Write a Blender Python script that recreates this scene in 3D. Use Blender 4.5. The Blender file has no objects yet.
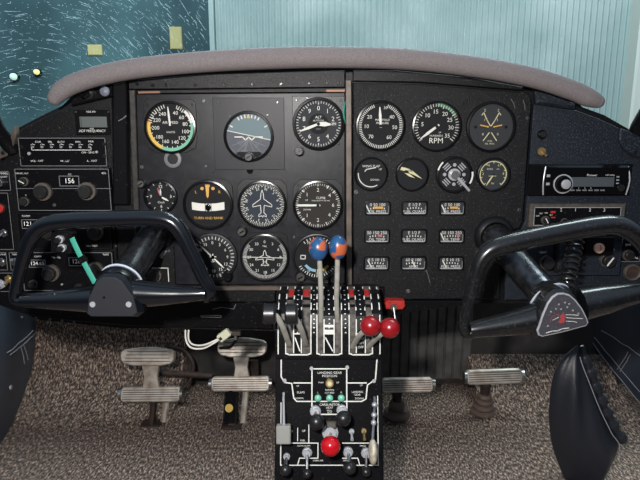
import bpy, math, random
from mathutils import Vector as V
random.seed(7)
PI = math.pi
R = math.radians
COL = bpy.context.scene.collection
# ------------------------------------------------------------------ camera numbers (pixel -> ray on a real plane)
CAM = V((0, -0.9, 0.70)); TH = R(11); F = 540.0
FW = V((0, math.cos(TH), -math.sin(TH))); UP = V((0, math.sin(TH), math.cos(TH)))
def ray(px, py): return FW + V((1, 0, 0)) * ((px - 320) / F) - UP * ((py - 240) / F)
def depth(px, py, Y): return (Y - CAM.y) / ray(px, py).y
def P(px, py, Y): return CAM + ray(px, py) * depth(px, py, Y)
def PZ(px, py, Z):
    d = ray(px, py); return CAM + d * ((Z - CAM.z) / d.z)
def S(px, py, Y): return depth(px, py, Y) / F          # metres per pixel there

# ------------------------------------------------------------------ materials
def lin(c):
    c = c / 255.0
    return c / 12.92 if c <= 0.04045 else ((c + 0.055) / 1.055) ** 2.4
def rgb(r, g, b): return (lin(r), lin(g), lin(b), 1)
def mat(name, c, rough=.5, metal=0.0, bump=None, vary=None, coat=0.0, emit=None, spec=.5):
    """bump=(scale,strength); vary=(scale, second colour, low, high)"""
    m = bpy.data.materials.new(name); m.use_nodes = True
    nt = m.node_tree; b = nt.nodes['Principled BSDF']
    b.inputs['Base Color'].default_value = rgb(*c); b.inputs['Roughness'].default_value = rough
    b.inputs['Metallic'].default_value = metal; b.inputs['Coat Weight'].default_value = coat
    b.inputs['Specular IOR Level'].default_value = spec
    tc = nt.nodes.new('ShaderNodeTexCoord')
    if vary:
        n = nt.nodes.new('ShaderNodeTexNoise'); n.inputs['Scale'].default_value = vary[0]; n.inputs['Detail'].default_value = 6
        r = nt.nodes.new('ShaderNodeValToRGB')
        r.color_ramp.elements[0].position = vary[2]; r.color_ramp.elements[1].position = vary[3]
        r.color_ramp.elements[0].color = rgb(*c); r.color_ramp.elements[1].color = rgb(*vary[1])
        nt.links.new(tc.outputs['Object'], n.inputs['Vector']); nt.links.new(n.outputs['Fac'], r.inputs['Fac'])
        nt.links.new(r.outputs['Color'], b.inputs['Base Color'])
    if bump:
        n = nt.nodes.new('ShaderNodeTexNoise'); n.inputs['Scale'].default_value = bump[0]; n.inputs['Detail'].default_value = 3
        k = nt.nodes.new('ShaderNodeBump'); k.inputs['Strength'].default_value = bump[1]; k.inputs['Distance'].default_value = .002
        nt.links.new(tc.outputs['Object'], n.inputs['Vector']); nt.links.new(n.outputs['Fac'], k.inputs['Height'])
        nt.links.new(k.outputs['Normal'], b.inputs['Normal'])
    if emit:
        b.inputs['Emission Color'].default_value = rgb(*c); b.inputs['Emission Strength'].default_value = emit
    return m
def glass_mat(name, tint=(255, 255, 255), ior=1.45, rough=0.0):
    m = bpy.data.materials.new(name); m.use_nodes = True; nt = m.node_tree; nt.nodes.clear()
    o = nt.nodes.new('ShaderNodeOutputMaterial'); t = nt.nodes.new('ShaderNodeBsdfTransparent'); g = nt.nodes.new('ShaderNodeBsdfGlossy')
    f = nt.nodes.new('ShaderNodeFresnel'); f.inputs['IOR'].default_value = ior; x = nt.nodes.new('ShaderNodeMixShader')
    t.inputs['Color'].default_value = rgb(*tint); g.inputs['Roughness'].default_value = rough
    nt.links.new(f.outputs[0], x.inputs[0]); nt.links.new(t.outputs[0], x.inputs[1]); nt.links.new(g.outputs[0], x.inputs[2])
    nt.links.new(x.outputs[0], o.inputs[0]); return m

M = {}
M['flight'] = mat('flight panel paint', (23, 24, 28), .36, bump=(900, .12), vary=(70, (38, 39, 44), .45, .8), spec=0.22)
M['engine'] = mat('wrinkle black paint', (13, 13, 15), .34, bump=(650, .6), vary=(360, (92, 92, 97), .6, .74), spec=0.2)
M['vinyl'] = mat('textured dark vinyl', (22, 27, 34), .42, bump=(600, .5), vary=(400, (72, 82, 96), .54, .76), spec=0.3)
M['black'] = mat('black paint', (13, 13, 15), .32, bump=(500, .15), vary=(260, (64, 64, 66), .63, .8), spec=0.15)
M['dash'] = mat('dash black', (15, 15, 17), .42, bump=(500, .35), vary=(260, (72, 71, 70), .6, .78), spec=0.22)
M['bezel'] = mat('bezel black', (14, 14, 16), .22, bump=(500, .05), spec=0.35)
M['plate'] = mat('instrument flange', (20, 20, 22), .36, bump=(600, .15), spec=0.3)
M['platelight'] = mat('grey instrument plate', (34, 34, 38), .42, bump=(600, .1), spec=.2)
M['knobgrey'] = mat('worn grey knob', (66, 64, 62), .5, .2, vary=(120, (44, 43, 42), .4, .7))
M['dial'] = mat('dial face', (30, 31, 33), .7, spec=0.12)
M['dialgrey'] = mat('dial face grey', (52, 54, 57), .7, spec=0.12)
M['dialblue'] = mat('dial face blue grey', (50, 55, 64), .7, spec=0.12)
M['dialbrown'] = mat('dial face brown grey', (48, 46, 44), .7, spec=0.12)
M['white'] = mat('white marking', (206, 206, 200), .6, spec=0.15)
M['cream'] = mat('cream marking', (196, 190, 150), .6, spec=0.15)
M['green'] = mat('green arc', (104, 168, 142), .6)
M['dgreen'] = mat('dark green arc', (66, 120, 84), .6)
M['yellow'] = mat('yellow arc', (206, 168, 72), .6)
M['orange'] = mat('orange marking', (196, 150, 70), .6)
M['red'] = mat('red paint', (170, 40, 34), .45, vary=(200, (120, 30, 27), .5, .75))
M['pink'] = mat('red needle', (170, 96, 100), .5)
M['sky'] = mat('horizon sky', (84, 104, 110), .6)
M['earth'] = mat('horizon ground', (58, 62, 72), .6, vary=(60, (104, 106, 114), .5, .8))
M['steel'] = mat('steel', (176, 176, 176), .32, 1.0, vary=(150, (120, 118, 112), .5, .8))
M['chrome'] = mat('chrome', (226, 228, 234), .12, 1.0)
M['brass'] = mat('brass', (200, 172, 120), .35, .9)
M['greyring'] = mat('grey ring', (104, 104, 106), .5)
M['screw'] = mat('screw metal', (92, 92, 94), .4, .5)
M['dscrew'] = mat('dark screw', (34, 34, 36), .35, .4)
M['knob'] = mat('knob black', (22, 22, 23), .42, bump=(300, .1), vary=(150, (62, 58, 54), .62, .8))
M['wornknob'] = mat('knob worn skirt', (74, 68, 62), .6, bump=(400, .2), vary=(140, (48, 46, 44), .45, .7))
M['gloss'] = mat('gloss black', (8, 8, 10), .12, coat=.5)
M['yoke'] = mat('yoke black plastic', (10, 13, 18), .2, bump=(40, .03), vary=(110, (34, 36, 40), .68, .85), coat=.4)
M['yokeworn'] = mat('yoke worn plastic', (17, 18, 20), .26, bump=(60, .04), vary=(260, (60, 60, 57), .56, .9), coat=.4)
M['hub'] = mat('hub cover', (40, 41, 45), .45, bump=(500, .1), spec=0.3)
M['pad'] = mat('glareshield padding', (106, 99, 100), .9, bump=(900, .4), vary=(700, (128, 120, 121), .42, .72))
M['rail'] = mat('worn bare rail', (92, 82, 74), .5, .3, bump=(200, .2), vary=(45, (62, 56, 52), .4, .7))
M['railold'] = mat('old grey edge rail', (56, 53, 50), .45, .3, bump=(200, .2), vary=(60, (34, 33, 32), .4, .7))
M['copper'] = mat('bare copper edge', (128, 88, 68), .5, .2)
M['pedal'] = mat('pedal aluminium', (196, 188, 176), .42, .35, bump=(160, .2), vary=(35, (136, 118, 104), .42, .75))
M['rust'] = mat('rusty brown steel', (62, 46, 40), .7, .2, bump=(160, .4), vary=(60, (36, 30, 28), .4, .7))
M['lever'] = mat('lever grey', (150, 148, 140), .5, .1, vary=(80, (118, 114, 106), .5, .8))
M['slot'] = mat('slot interior', (92, 86, 80), .7, vary=(120, (48, 44, 42), .4, .65))
M['redball'] = mat('red ball plastic', (132, 14, 22), .28, coat=.4)
M['redball2'] = mat('bright red ball', (178, 10, 24), .2, coat=.5)
M['blackball'] = mat('dark grey ball', (26, 26, 28), .35)
M['lens'] = mat('green lens', (106, 176, 150), .3)
M['leather'] = mat('black leather', (54, 60, 71), .42, bump=(350, .25))
M['bagleather'] = mat('soft black leather', (31, 34, 41), .42, bump=(350, .25))
M['stitch'] = mat('grey stitching', (150, 152, 156), .7)
M['lcd'] = mat('lcd grey green', (86, 92, 90), .35)
M['lcddark'] = mat('stereo screen', (70, 76, 80), .2)
M['digit'] = mat('digit white', (238, 238, 232), .6)
M['wheelwin'] = mat('digit window', (60, 62, 64), .5)
M['teal'] = mat('teal webbing', (46, 136, 118), .7)
M['wire'] = mat('white wire', (214, 210, 200), .5)
M['plug'] = mat('plug plastic', (196, 196, 168), .5)
M['salmon'] = mat('salmon button', (220, 172, 150), .5)
M['lightlens'] = mat('frosted lens', (104, 108, 122), .5)
M['silver'] = mat('silver plastic', (168, 170, 174), .35, .3)
M['flap'] = mat('flap handle plastic', (136, 136, 132), .5)
M['wheel'] = mat('clear wheel plastic', (190, 182, 164), .45, vary=(120, (140, 130, 114), .45, .7))
M['colm'] = mat('worn dark steel column', (84, 86, 90), .24, .85, vary=(90, (44, 46, 50), .4, .7))
M['cordm'] = mat('cord black rubber', (24, 24, 26), .25, coat=.3)
M['whitering'] = mat('pale collar ring', (196, 204, 220), .2, .2)
M['rib'] = mat('dark ribbed metal', (88, 86, 84), .6, vary=(30, (64, 62, 60), .4, .7))
M['recess_shade'] = mat('dark firewall and painted shade', (44, 42, 41), .7, vary=(30, (62, 58, 55), .5, .8))
M['badge'] = mat('badge dark', (60, 60, 66), .3, vary=(300, (84, 84, 88), .55, .75))
M['emred'] = mat('emblem red', (150, 56, 58), .5)
M['glass'] = glass_mat('instrument glass', ior=1.3)
M['wind'] = glass_mat('windshield glass', (236, 246, 246), ior=1.22)
def streak_mat():
    m = bpy.data.materials.new('scratch white'); m.use_nodes = True; nt = m.node_tree; nt.nodes.clear()
    o = nt.nodes.new('ShaderNodeOutputMaterial'); a = nt.nodes.new('ShaderNodeBsdfDiffuse'); b = nt.nodes.new('ShaderNodeBsdfTranslucent'); x = nt.nodes.new('ShaderNodeMixShader')
    a.inputs[0].default_value = b.inputs[0].default_value = rgb(170, 192, 196)
    nt.links.new(a.outputs[0], x.inputs[1]); nt.links.new(b.outputs[0], x.inputs[2]); nt.links.new(x.outputs[0], o.inputs[0]); return m
M['streak'] = streak_mat()

def carpet_mat(scl):
    m = bpy.data.materials.new('speckled carpet'); m.use_nodes = True; nt = m.node_tree; b = nt.nodes['Principled BSDF']
    tc = nt.nodes.new('ShaderNodeTexCoord'); mp = nt.nodes.new('ShaderNodeMapping'); mp.inputs['Scale'].default_value = scl
    n = nt.nodes.new('ShaderNodeTexNoise'); n.inputs['Scale'].default_value = 265; n.inputs['Detail'].default_value = 4; n.inputs['Roughness'].default_value = .7
    r = nt.nodes.new('ShaderNodeValToRGB'); e = r.color_ramp.elements
    e[0].position = .38; e[0].color = rgb(30, 24, 21); e[1].position = .64; e[1].color = rgb(204, 180, 162)
    a = e.new(.47); a.color = rgb(80, 66, 58); a = e.new(.55); a.color = rgb(126, 107, 96)
    k = nt.nodes.new('ShaderNodeBump'); k.inputs['Strength'].default_value = .9; k.inputs['Distance'].default_value = .005
    L = nt.links.new
    L(tc.outputs['Object'], mp.inputs['Vector']); L(mp.outputs[0], n.inputs['Vector']); L(n.outputs['Fac'], r.inputs['Fac'])
    L(r.outputs['Color'], b.inputs['Base Color']); L(n.outputs['Fac'], k.inputs['Height']); L(k.outputs['Normal'], b.inputs['Normal'])
    b.inputs['Roughness'].default_value = .95; return m
M['carpet'] = carpet_mat((1, .36, 1)); M['carpetwall'] = carpet_mat((1, 1, .45)); M['carpetcove'] = carpet_mat((1, .4, .45))
def prop_mat():
    m = mat('worn blue orange knob', (28, 74, 118), .32, coat=.4); nt = m.node_tree; b = nt.nodes['Principled BSDF']
    tc = nt.nodes.new('ShaderNodeTexCoord'); n = nt.nodes.new('ShaderNodeTexNoise'); n.inputs['Scale'].default_value = 46; n.inputs['Detail'].default_value = 1
    r = nt.nodes.new('ShaderNodeValToRGB'); r.color_ramp.elements[0].position = .5; r.color_ramp.elements[1].position = .54
    r.color_ramp.elements[0].color = rgb(28, 74, 118); r.color_ramp.elements[1].color = rgb(172, 88, 54)
    nt.links.new(tc.outputs['Object'], n.inputs['Vector']); nt.links.new(n.outputs['Fac'], r.inputs['Fac']); nt.links.new(r.outputs['Color'], b.inputs['Base Color'])
    return m
M['prop'] = prop_mat()

# ------------------------------------------------------------------ mesh builder
class Fr:
    """a local frame: a along u, b along v, c along n (towards the viewer)"""
    def __init__(s, o, u=(1, 0, 0), v=(0, 0, 1), n=(0, -1, 0)):
        s.o = V(o); s.u = V(u).normalized(); s.v = V(v).normalized(); s.n = V(n).normalized()
    def p(s, a, b, c=0): return s.o + s.u * a + s.v * b + s.n * c
    def at(s, a, b, c=0): return Fr(s.p(a, b, c), s.u, s.v, s.n)
    def rot(s, deg):
        t = R(deg); return Fr(s.o, s.u * math.cos(t) + s.v * math.sin(t), s.v * math.cos(t) - s.u * math.sin(t), s.n)
def pf(px, py, Y=0.0): return Fr(P(px, py, Y))
def axis_frame(p0, p1):
    n = (V(p1) - V(p0)).normalized(); h = V((0, 0, 1)) if abs(n.z) < .9 else V((1, 0, 0))
    u = h.cross(n).normalized(); return Fr(p0, u, n.cross(u), n)
def circ(r, n=32, a0=0): return [(r * math.sin(a0 + 2 * PI * i / n), r * math.cos(a0 + 2 * PI * i / n)) for i in range(n)]
def rrect(w, h, r=.002, n=4):
    o = []; r = min(r, w / 2.01, h / 2.01)
    for cx, cy, a in ((w/2-r, h/2-r, 0), (-w/2+r, h/2-r, 90), (-w/2+r, -h/2+r, 180), (w/2-r, -h/2+r, 270)):
        for i in range(n + 1):
            t = R(a + 90 * i / n); o.append((cx + r * math.cos(t), cy + r * math.sin(t)))
    return o
def area2(o): return sum(o[i][0] * o[(i+1) % len(o)][1] - o[(i+1) % len(o)][0] * o[i][1] for i in range(len(o)))
def inset(o, d):
    n = len(o); out = []; sg = 1 if area2(o) > 0 else -1
    for i in range(n):
        a, b, c = V(o[i-1]), V(o[i]), V(o[(i+1) % n]); e1 = (b - a); e2 = (c - b)
        if e1.length < 1e-9 or e2.length < 1e-9: out.append(tuple(b)); continue
        e1.normalize(); e2.normalize(); n1 = V((-e1.y, e1.x)) * sg; n2 = V((-e2.y, e2.x)) * sg
        m = n1 + n2; m = m / max(m.length_squared, .5) * 2 if m.length > 1e-6 else n1
        out.append((b.x + m.x * d, b.y + m.y * d))
    return out
def spline(pts, sub=8, closed=False):
    pts = [V(p) for p in pts]; n = len(pts); out = []
    for i in range(n if closed else n - 1):
        g = (lambda k: pts[k % n]) if closed else (lambda k: pts[max(0, min(n - 1, k))])
        a, b, c, d = g(i-1), g(i), g(i+1), g(i+2)
        for j in range(sub):
            t = j / sub
            out.append(.5 * ((2*b) + (c-a)*t + (2*a-5*b+4*c-d)*t*t + (3*b-a-3*c+d)*t**3))
    if not closed: out.append(pts[-1])
    return out
_txt = {}
def text_geo(s):
    if s not in _txt:
        cu = bpy.data.curves.new('lettering', 'FONT'); cu.body = s; cu.align_x = 'CENTER'; cu.align_y = 'CENTER'; cu.size = 1; cu.resolution_u = 2
        ob = bpy.data.objects.new('lettering', cu); COL.objects.link(ob); dg = bpy.context.evaluated_depsgraph_get(); dg.update()
        me = ob.evaluated_get(dg).to_mesh()
        _txt[s] = ([tuple(v.co) for v in me.vertices], [tuple(p.vertices) for p in me.polygons])
        ob.evaluated_get(dg).to_mesh_clear(); bpy.data.objects.remove(ob); bpy.data.curves.remove(cu)
    return _txt[s]
class MB:
    def __init__(s): s.v = []; s.f = []; s.m = []; s.sm = []; s.mats = []
    def mi(s, m):
        m = M[m] if isinstance(m, str) else m
        if m not in s.mats: s.mats.append(m)
        return s.mats.index(m)
    def add(s, vs, fs, m, smooth=False):
        b = len(s.v); k = s.mi(m); s.v += [V(x) for x in vs]
        for f in fs: s.f.append([b + i for i in f]); s.m.append(k); s.sm.append(smooth)
        return s
    def poly(s, pts, m): return s.add(pts, [list(range(len(pts)))], m)
    def prism(s, fr, o, c0, c1, m, bev=0.0, hole=None):
        if area2(o) < 0: o = o[::-1]
        n = len(o); rings = [[fr.p(a, b, c0) for a, b in o]]
        if bev:
            rings += [[fr.p(a, b, c1 - bev) for a, b in o], [fr.p(a, b, c1) for a, b in inset(o, bev)]]
        else: rings += [[fr.p(a, b, c1) for a, b in o]]
        vs = [x for r in rings for x in r]; fs = []
        for k in range(len(rings) - 1):
            fs += [[k*n+i, k*n+(i+1) % n, (k+1)*n+(i+1) % n, (k+1)*n+i] for i in range(n)]
        fs += [list(range(n))[::-1], [(len(rings)-1)*n+i for i in range(n)]]
        return s.add(vs, fs, m)
    def box(s, fr, w, h, c0, c1, m, bev=0.0): return s.prism(fr, [(-w/2, -h/2), (w/2, -h/2), (w/2, h/2), (-w/2, h/2)], c0, c1, m, bev)
    def lathe(s, fr, prof, m, seg=32, smooth=True):
        vs = []; fs = []; n = len(prof)
        for i in range(seg):
            t = 2 * PI * i / seg
            vs += [fr.p(r * math.cos(t), r * math.sin(t), c) for r, c in prof]
        for i in range(seg):
            j = (i + 1) % seg
            fs += [[i*n+k, j*n+k, j*n+k+1, i*n+k+1] for k in range(n - 1)]
        return s.add(vs, fs, m, smooth)
    def cyl(s, fr, r, c0, c1, m, seg=24, bev=.0, r1=None):
        r1 = r if r1 is None else r1; b = bev or min(r, abs(c1 - c0)) * .06
        return s.lathe(fr, [(1e-5, c0), (r, c0), (r1, c1 - b), (r1 - b, c1), (1e-5, c1)], m, seg, False if seg < 10 else True)
    def rod(s, p0, p1, r, m, r1=None, seg=16):
        f = axis_frame(p0, p1); return s.cyl(f, r, 0, (V(p1) - V(p0)).length, m, seg, r1=r1)
    def disc(s, fr, r, c, m, seg=48): return s.poly([fr.p(a, b, c) for a, b in circ(r, seg)][::-1], m)
    def arc(s, fr, r0, r1, a0, a1, c, m, n=None):
        n = n or max(3, int(abs(a1 - a0) / 6)); vs = []
        for i in range(n + 1):
            t = R(a0 + (a1 - a0) * i / n); vs += [fr.p(r0*math.sin(t), r0*math.cos(t), c), fr.p(r1*math.sin(t), r1*math.cos(t), c)]
        return s.add(vs, [[2*i, 2*i+1, 2*i+3, 2*i+2] for i in range(n)], m)
    def ticks(s, fr, r0, r1, angs, w, c, m):
        for a in angs:
            g = fr.rot(-a); s.poly([g.p(-w/2, r0, c), g.p(w/2, r0, c), g.p(w/2, r1, c), g.p(-w/2, r1, c)], m)
        return s
    def line(s, fr, pts, w, c, m, closed=False):
        pts = [V(p) for p in pts]; n = len(pts)
        for i in range(n if closed else n - 1):
            a, b = pts[i], pts[(i+1) % n]; d = (b - a)
            if d.length < 1e-9: continue
            d.normalize(); q = V((-d.y, d.x)) * w / 2; e = d * w * .3
            s.poly([fr.p(*(a-e-q), c), fr.p(*(b+e-q), c), fr.p(*(b+e+q), c), fr.p(*(a-e+q), c)], m)
        return s
    def tube(s, pts, r, m, seg=12, closed=False, cap=True, flat=None, up=None):
        """r: number or one per point; flat=(a,b) scales across / along up"""
        pts = [V(p) for p in pts]; n = len(pts); rs = r if hasattr(r, '__len__') else [r] * n
        vs = []; fs = []; N = None; fa, fb = flat or (1, 1)
        for i in range(n):
            t = (pts[(i+1) % n] - pts[i-1]) if closed or 0 < i < n-1 else (pts[1] - pts[0] if i == 0 else pts[-1] - pts[-2])
            t.normalize()
            if up is not None: N = V(up)
            elif N is None: N = V((0, 0, 1)) if abs(t.z) < .9 else V((1, 0, 0))
            N = (N - t * N.dot(t)).normalized(); B = t.cross(N)
            vs += [pts[i] + (B * math.cos(2*PI*k/seg) * fa + N * math.sin(2*PI*k/seg) * fb) * rs[i] for k in range(seg)]
        for i in range(n if closed else n - 1):
            j = (i + 1) % n
            fs += [[i*seg+k, i*seg+(k+1) % seg, j*seg+(k+1) % seg, j*seg+k] for k in range(seg)]
        if cap and not closed: fs += [list(range(seg))[::-1], [(n-1)*seg+k for k in range(seg)]]
        return s.add(vs, fs, m, True)
    def ball(s, c, r, m, sc=(1, 1, 1), seg=24):
        f = Fr(c, (1, 0, 0), (0, 1, 0), (0, 0, 1)); k = seg // 2
        prof = [(max(1e-5, r * math.sin(PI*i/k)), -r * math.cos(PI*i/k)) for i in range(k + 1)]
        b = len(s.v); s.lathe(f, prof, m, seg)
        for i in range(b, len(s.v)):
            d = s.v[i] - V(c); s.v[i] = V(c) + V((d.x*sc[0], d.y*sc[1], d.z*sc[2]))
        return s
    def text(s, fr, t, size, c, m, a=0, b=0, sx=1.0):
        v, f = text_geo(t)
        return s.add([fr.p(a + x*size*sx, b + y*size, c) for x, y, _ in v], f, m)
    def build(s, name, parent=None, loc=None):
        o = V(loc) if loc is not None else (V(parent['_o']) if parent is not None else V((0, 0, 0)))
        me = bpy.data.meshes.new(name); me.from_pydata([tuple(x - o) for x in s.v], [], s.f)
        for m in s.mats: me.materials.append(m)
        me.polygons.foreach_set('material_index', s.m); me.polygons.foreach_set('use_smooth', s.sm)
        me.update()
        if any(s.sm):
            try: me.set_sharp_from_angle(angle=R(38))
            except Exception: pass
        ob = bpy.data.objects.new(name, me); COL.objects.link(ob)
        if parent is not None: ob.parent = parent
        else: ob.location = o
        ob['_o'] = list(o); return ob
def thing(name, label, cat, loc, group=None):
    o = bpy.data.objects.new(name, None); COL.objects.link(o); o.location = loc; o['_o'] = list(loc); o.empty_display_size = .02
    o['label'] = label; o['category'] = cat
    if group: o['group'] = group
    return o
def tag(o, label, cat, group=None):
    o['label'] = label; o['category'] = cat
    if group: o['group'] = group
    return o
def struct(o): o['kind'] = 'structure'; return o
def screw(parent, fr, r=.0028, m='screw', c=0.0, name='screw'):
    k = MB(); k.cyl(fr, r, c - .0005, c + .0016, m, 12, bev=.0005); k.box(fr.rot(random.uniform(0, 180)), r*1.5, r*.25, c + .0016, c + .00172, 'bezel')
    return k.build(name, parent)

# ================================================================== THE SETTING
DY = 0.012                     # the dash board lies behind the sub-panels, whose faces are at Y = 0
# floor, front wall, side walls (black leather trim)
k = MB(); k.add([(-1.05, -1.3, 0), (1.05, -1.3, 0), (1.05, .56, 0), (-1.05, .56, 0), (-1.05, -1.3, -.02), (1.05, -1.3, -.02), (1.05, .56, -.02), (-1.05, .56, -.02)],
      [[0, 1, 2, 3], [7, 6, 5, 4], [0, 4, 5, 1], [2, 6, 7, 3], [1, 5, 6, 2], [3, 7, 4, 0]], 'carpet')
struct(k.build('floor'))
k = MB(); k.box(Fr((0, .56, .28)), 2.1, .56, 0, .02, 'recess_shade'); struct(k.build('wall_front'))  # dark colour right of the pedestal paints in the yoke and dash shadow
CV = [(.30, .0006), (.36, .006), (.42, .024), (.47, .058), (.505, .10), (.525, .15), (.536, .22), (.5385, .34)]
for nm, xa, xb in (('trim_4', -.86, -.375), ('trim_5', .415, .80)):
    CV = CV if nm == 'trim_4' else CV[:4] + [(.503, .080), (.525, .089), (.5385, .092)]  # right carpet stops low, where the painted yoke shadow begins
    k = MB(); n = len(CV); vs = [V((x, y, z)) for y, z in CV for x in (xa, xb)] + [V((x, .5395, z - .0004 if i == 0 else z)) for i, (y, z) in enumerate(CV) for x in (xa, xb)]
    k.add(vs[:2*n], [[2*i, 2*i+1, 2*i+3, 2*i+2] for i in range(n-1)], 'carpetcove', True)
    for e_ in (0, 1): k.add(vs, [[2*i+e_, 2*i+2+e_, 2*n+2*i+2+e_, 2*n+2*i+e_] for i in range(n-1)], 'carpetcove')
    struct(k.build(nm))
def side_wall(name, bot, top, thick, seams):
    k = MB(); nb = len(bot); rows = []
    for j in range(7):
        t = j / 6; bulge = math.sin(t * PI) * .02
        rows.append([V(b).lerp(V(a), t) + V((-thick / abs(thick) * bulge, 0, 0)) for b, a in zip(bot, top)])
    vs = [p for r in rows for p in r] + [p + V((thick, 0, 0)) for r in rows for p in r]; n = nb * 7; fs = []
    for j in range(6):
        for i in range(nb - 1):
            q = [j*nb+i, j*nb+i+1, (j+1)*nb+i+1, (j+1)*nb+i]; fs += [q, [x + n for x in q[::-1]]]
    k.add(vs, fs, 'leather', True)
    w = struct(k.build(name)); w2 = MB()
    for s in seams: w2.tube(s, .0011, 'stitch', 6)
    w2.build('stitching', w)
    return w
lb = spline([(-.69, -.2, .0), (-.705, 0, .0), (-.725, .17, .0), (-.757, .33, .012), (-.80, .545, .10)], 4)
lt = spline([(-.725, -.2, .5), (-.738, 0, .5), (-.75, .17, .5), (-.77, .33, .5), (-.83, .545, .5)], 4)
def on(b, t, i, f, dx): 
    p = V(b[i]).lerp(V(t[i]), f); return p + V((dx + (math.sin(f*PI)*.02 if dx > 0 else -math.sin(f*PI)*.02), 0, 0))
def pix(p):
    d = p - CAM; z = d.dot(FW); return 320 + F*d.x/z, 240 - F*d.dot(UP)/z
def wall_pt(b, t, px, py, dx):
    best = None
    for i in range(len(b) - 1):
        for q in range(0, 10, 1):
            u = q/10; bb, tt_ = V(b[i]).lerp(V(b[i+1]), u), V(t[i]).lerp(V(t[i+1]), u)
            for f_ in range(0, 101):
                f = f_/100; p = bb.lerp(tt_, f) + V((math.copysign(abs(dx) + math.sin(f*PI)*.02, dx), 0, 0)); x, y = pix(p); e = (x-px)**2 + (y-py)**2
                if best is None or e < best[0]: best = (e, p)
    return best[1]
def seam(b, t, a, c, dx, n=5): return [wall_pt(b, t, a[0]+(c[0]-a[0])*i/n, a[1]+(c[1]-a[1])*i/n, dx) for i in range(n+1)]
wl = side_wall('wall_left', lb, lt, -.03, [seam(lb, lt, (8, 353), (33, 331), .002), seam(lb, lt, (11, 355), (36, 333), .002), seam(lb, lt, (21, 347), (25, 364), .002), seam(lb, lt, (24, 345), (28, 360), .002)])
k = MB(); k.ball(wall_pt(lb, lt, 10.5, 388, .001), .006, 'silver', (.5, 1, 1), 16); k.build('snap_button', wl)
rb_ = spline([(.77, .545, .13), (.81, .49, .06), (.855, .43, .0), (.91, .25, .0), (.97, 0, .0)], 4)
rt = spline([(.79, .545, .5), (.83, .49, .5), (.875, .43, .5), (.93, .25, .5), (.99, 0, .5)], 4)
side_wall('wall_right', rb_, rt, .03, [seam(rb_, rt, (589, 341), (640, 403), -.003, 8), seam(rb_, rt, (594, 337), (640, 393), -.003, 8), seam(rb_, rt, (628, 352), (617, 370), -.003), seam(rb_, rt, (630.5, 354), (620, 372), -.003), seam(rb_, rt, (601, 330), (642, 356), -.003, 6)])
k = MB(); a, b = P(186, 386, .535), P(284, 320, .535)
k.box(Fr(((a.x+b.x)/2, .539, (a.z+b.z)/2)), b.x-a.x, b.z-a.z, 0, .004, 'recess_shade'); struct(k.build('trim_1'))
k = MB(); a, b = P(372, 382, .535), P(474, 300, .535)
fr = Fr(((a.x+b.x)/2, .539, (a.z+b.z)/2)); w = b.x - a.x; k.box(fr, w, b.z-a.z, 0, .003, 'rib')
for i in range(11): k.box(fr.at(-w/2 + w*(i+.5)/11, .006), w/11*.86, b.z-a.z-.012, .003, .009, 'rib', .0025)
k.box(fr.at(0, -(b.z-a.z)/2 + .004), w, .008, .003, .008, 'rust'); struct(k.build('trim_2'))

# windshield: a slanted pane with fine scratches in the acrylic
WA, WB = V((0, .46, .76)), V((0, -.18, 1.36))
def wind_y(x, z): return WA.y + (z - WA.z) * (WB.y - WA.y) / (WB.z - WA.z) - .10 * x * x
def wind_hit(px, py):
    d = ray(px, py); lo, hi = .3, 2.2
    for _ in range(40):
        t = (lo + hi) / 2; p = CAM + d * t
        if p.y < wind_y(p.x, p.z): lo = t
        else: hi = t
    return CAM + d * lo
k = MB(); nx, nz = 25, 9; vs = []
for j in range(nz):
    for i in range(nx):
        x = -1.1 + 2.2 * i / (nx-1); z = .60 + (1.40 - .60) * j / (nz-1); vs.append(V((x, wind_y(x, z), z)))
fs = [[j*nx+i, j*nx+i+1, (j+1)*nx+i+1, (j+1)*nx+i] for j in range(nz-1) for i in range(nx-1)]
k.add(vs, fs, 'wind', True)
win = struct(k.build('window_1'))
k = MB()
def streak(px, py, ang, ln, w):
    a = wind_hit(px, py); b = wind_hit(px + math.cos(ang)*ln, py + math.sin(ang)*ln); d = b - a
    if d.length < 1e-6: return
    nrm = V((0, -(WB.z-WA.z), -(WA.y-WB.y))).normalized(); q = d.cross(nrm).normalized() * w / 2; o = nrm * .0012
    k.poly([a+o-q*.3, a.lerp(b, .3)+o-q, b+o-q*.3, b+o+q*.3, a.lerp(b, .3)+o+q, a+o+q*.3], 'streak')
for i in range(620):
    px, py = random.uniform(-6, 206), random.uniform(-4, 118)
    ang = math.atan2(py - 150, px - 20) + PI/2 + random.gauss(0, .12)
    streak(px, py, ang, random.choice((2, 3, 4, 5, 6, 8, 11, 15)) * random.uniform(.6, 1.2), random.uniform(.0003, .0008))
for i in range(500):
    streak(random.uniform(-6, 206), random.uniform(-4, 120), random.uniform(0, 6.3), random.uniform(.6, 1.3), random.uniform(.0006, .0012))
for i in range(26): streak(random.uniform(215, 610), random.uniform(0, 90), random.uniform(0, 6.3), random.uniform(.8, 1.8), .0012)
sc_ = k.build('scratch', win); sc_['kind'] = 'stuff'

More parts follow.
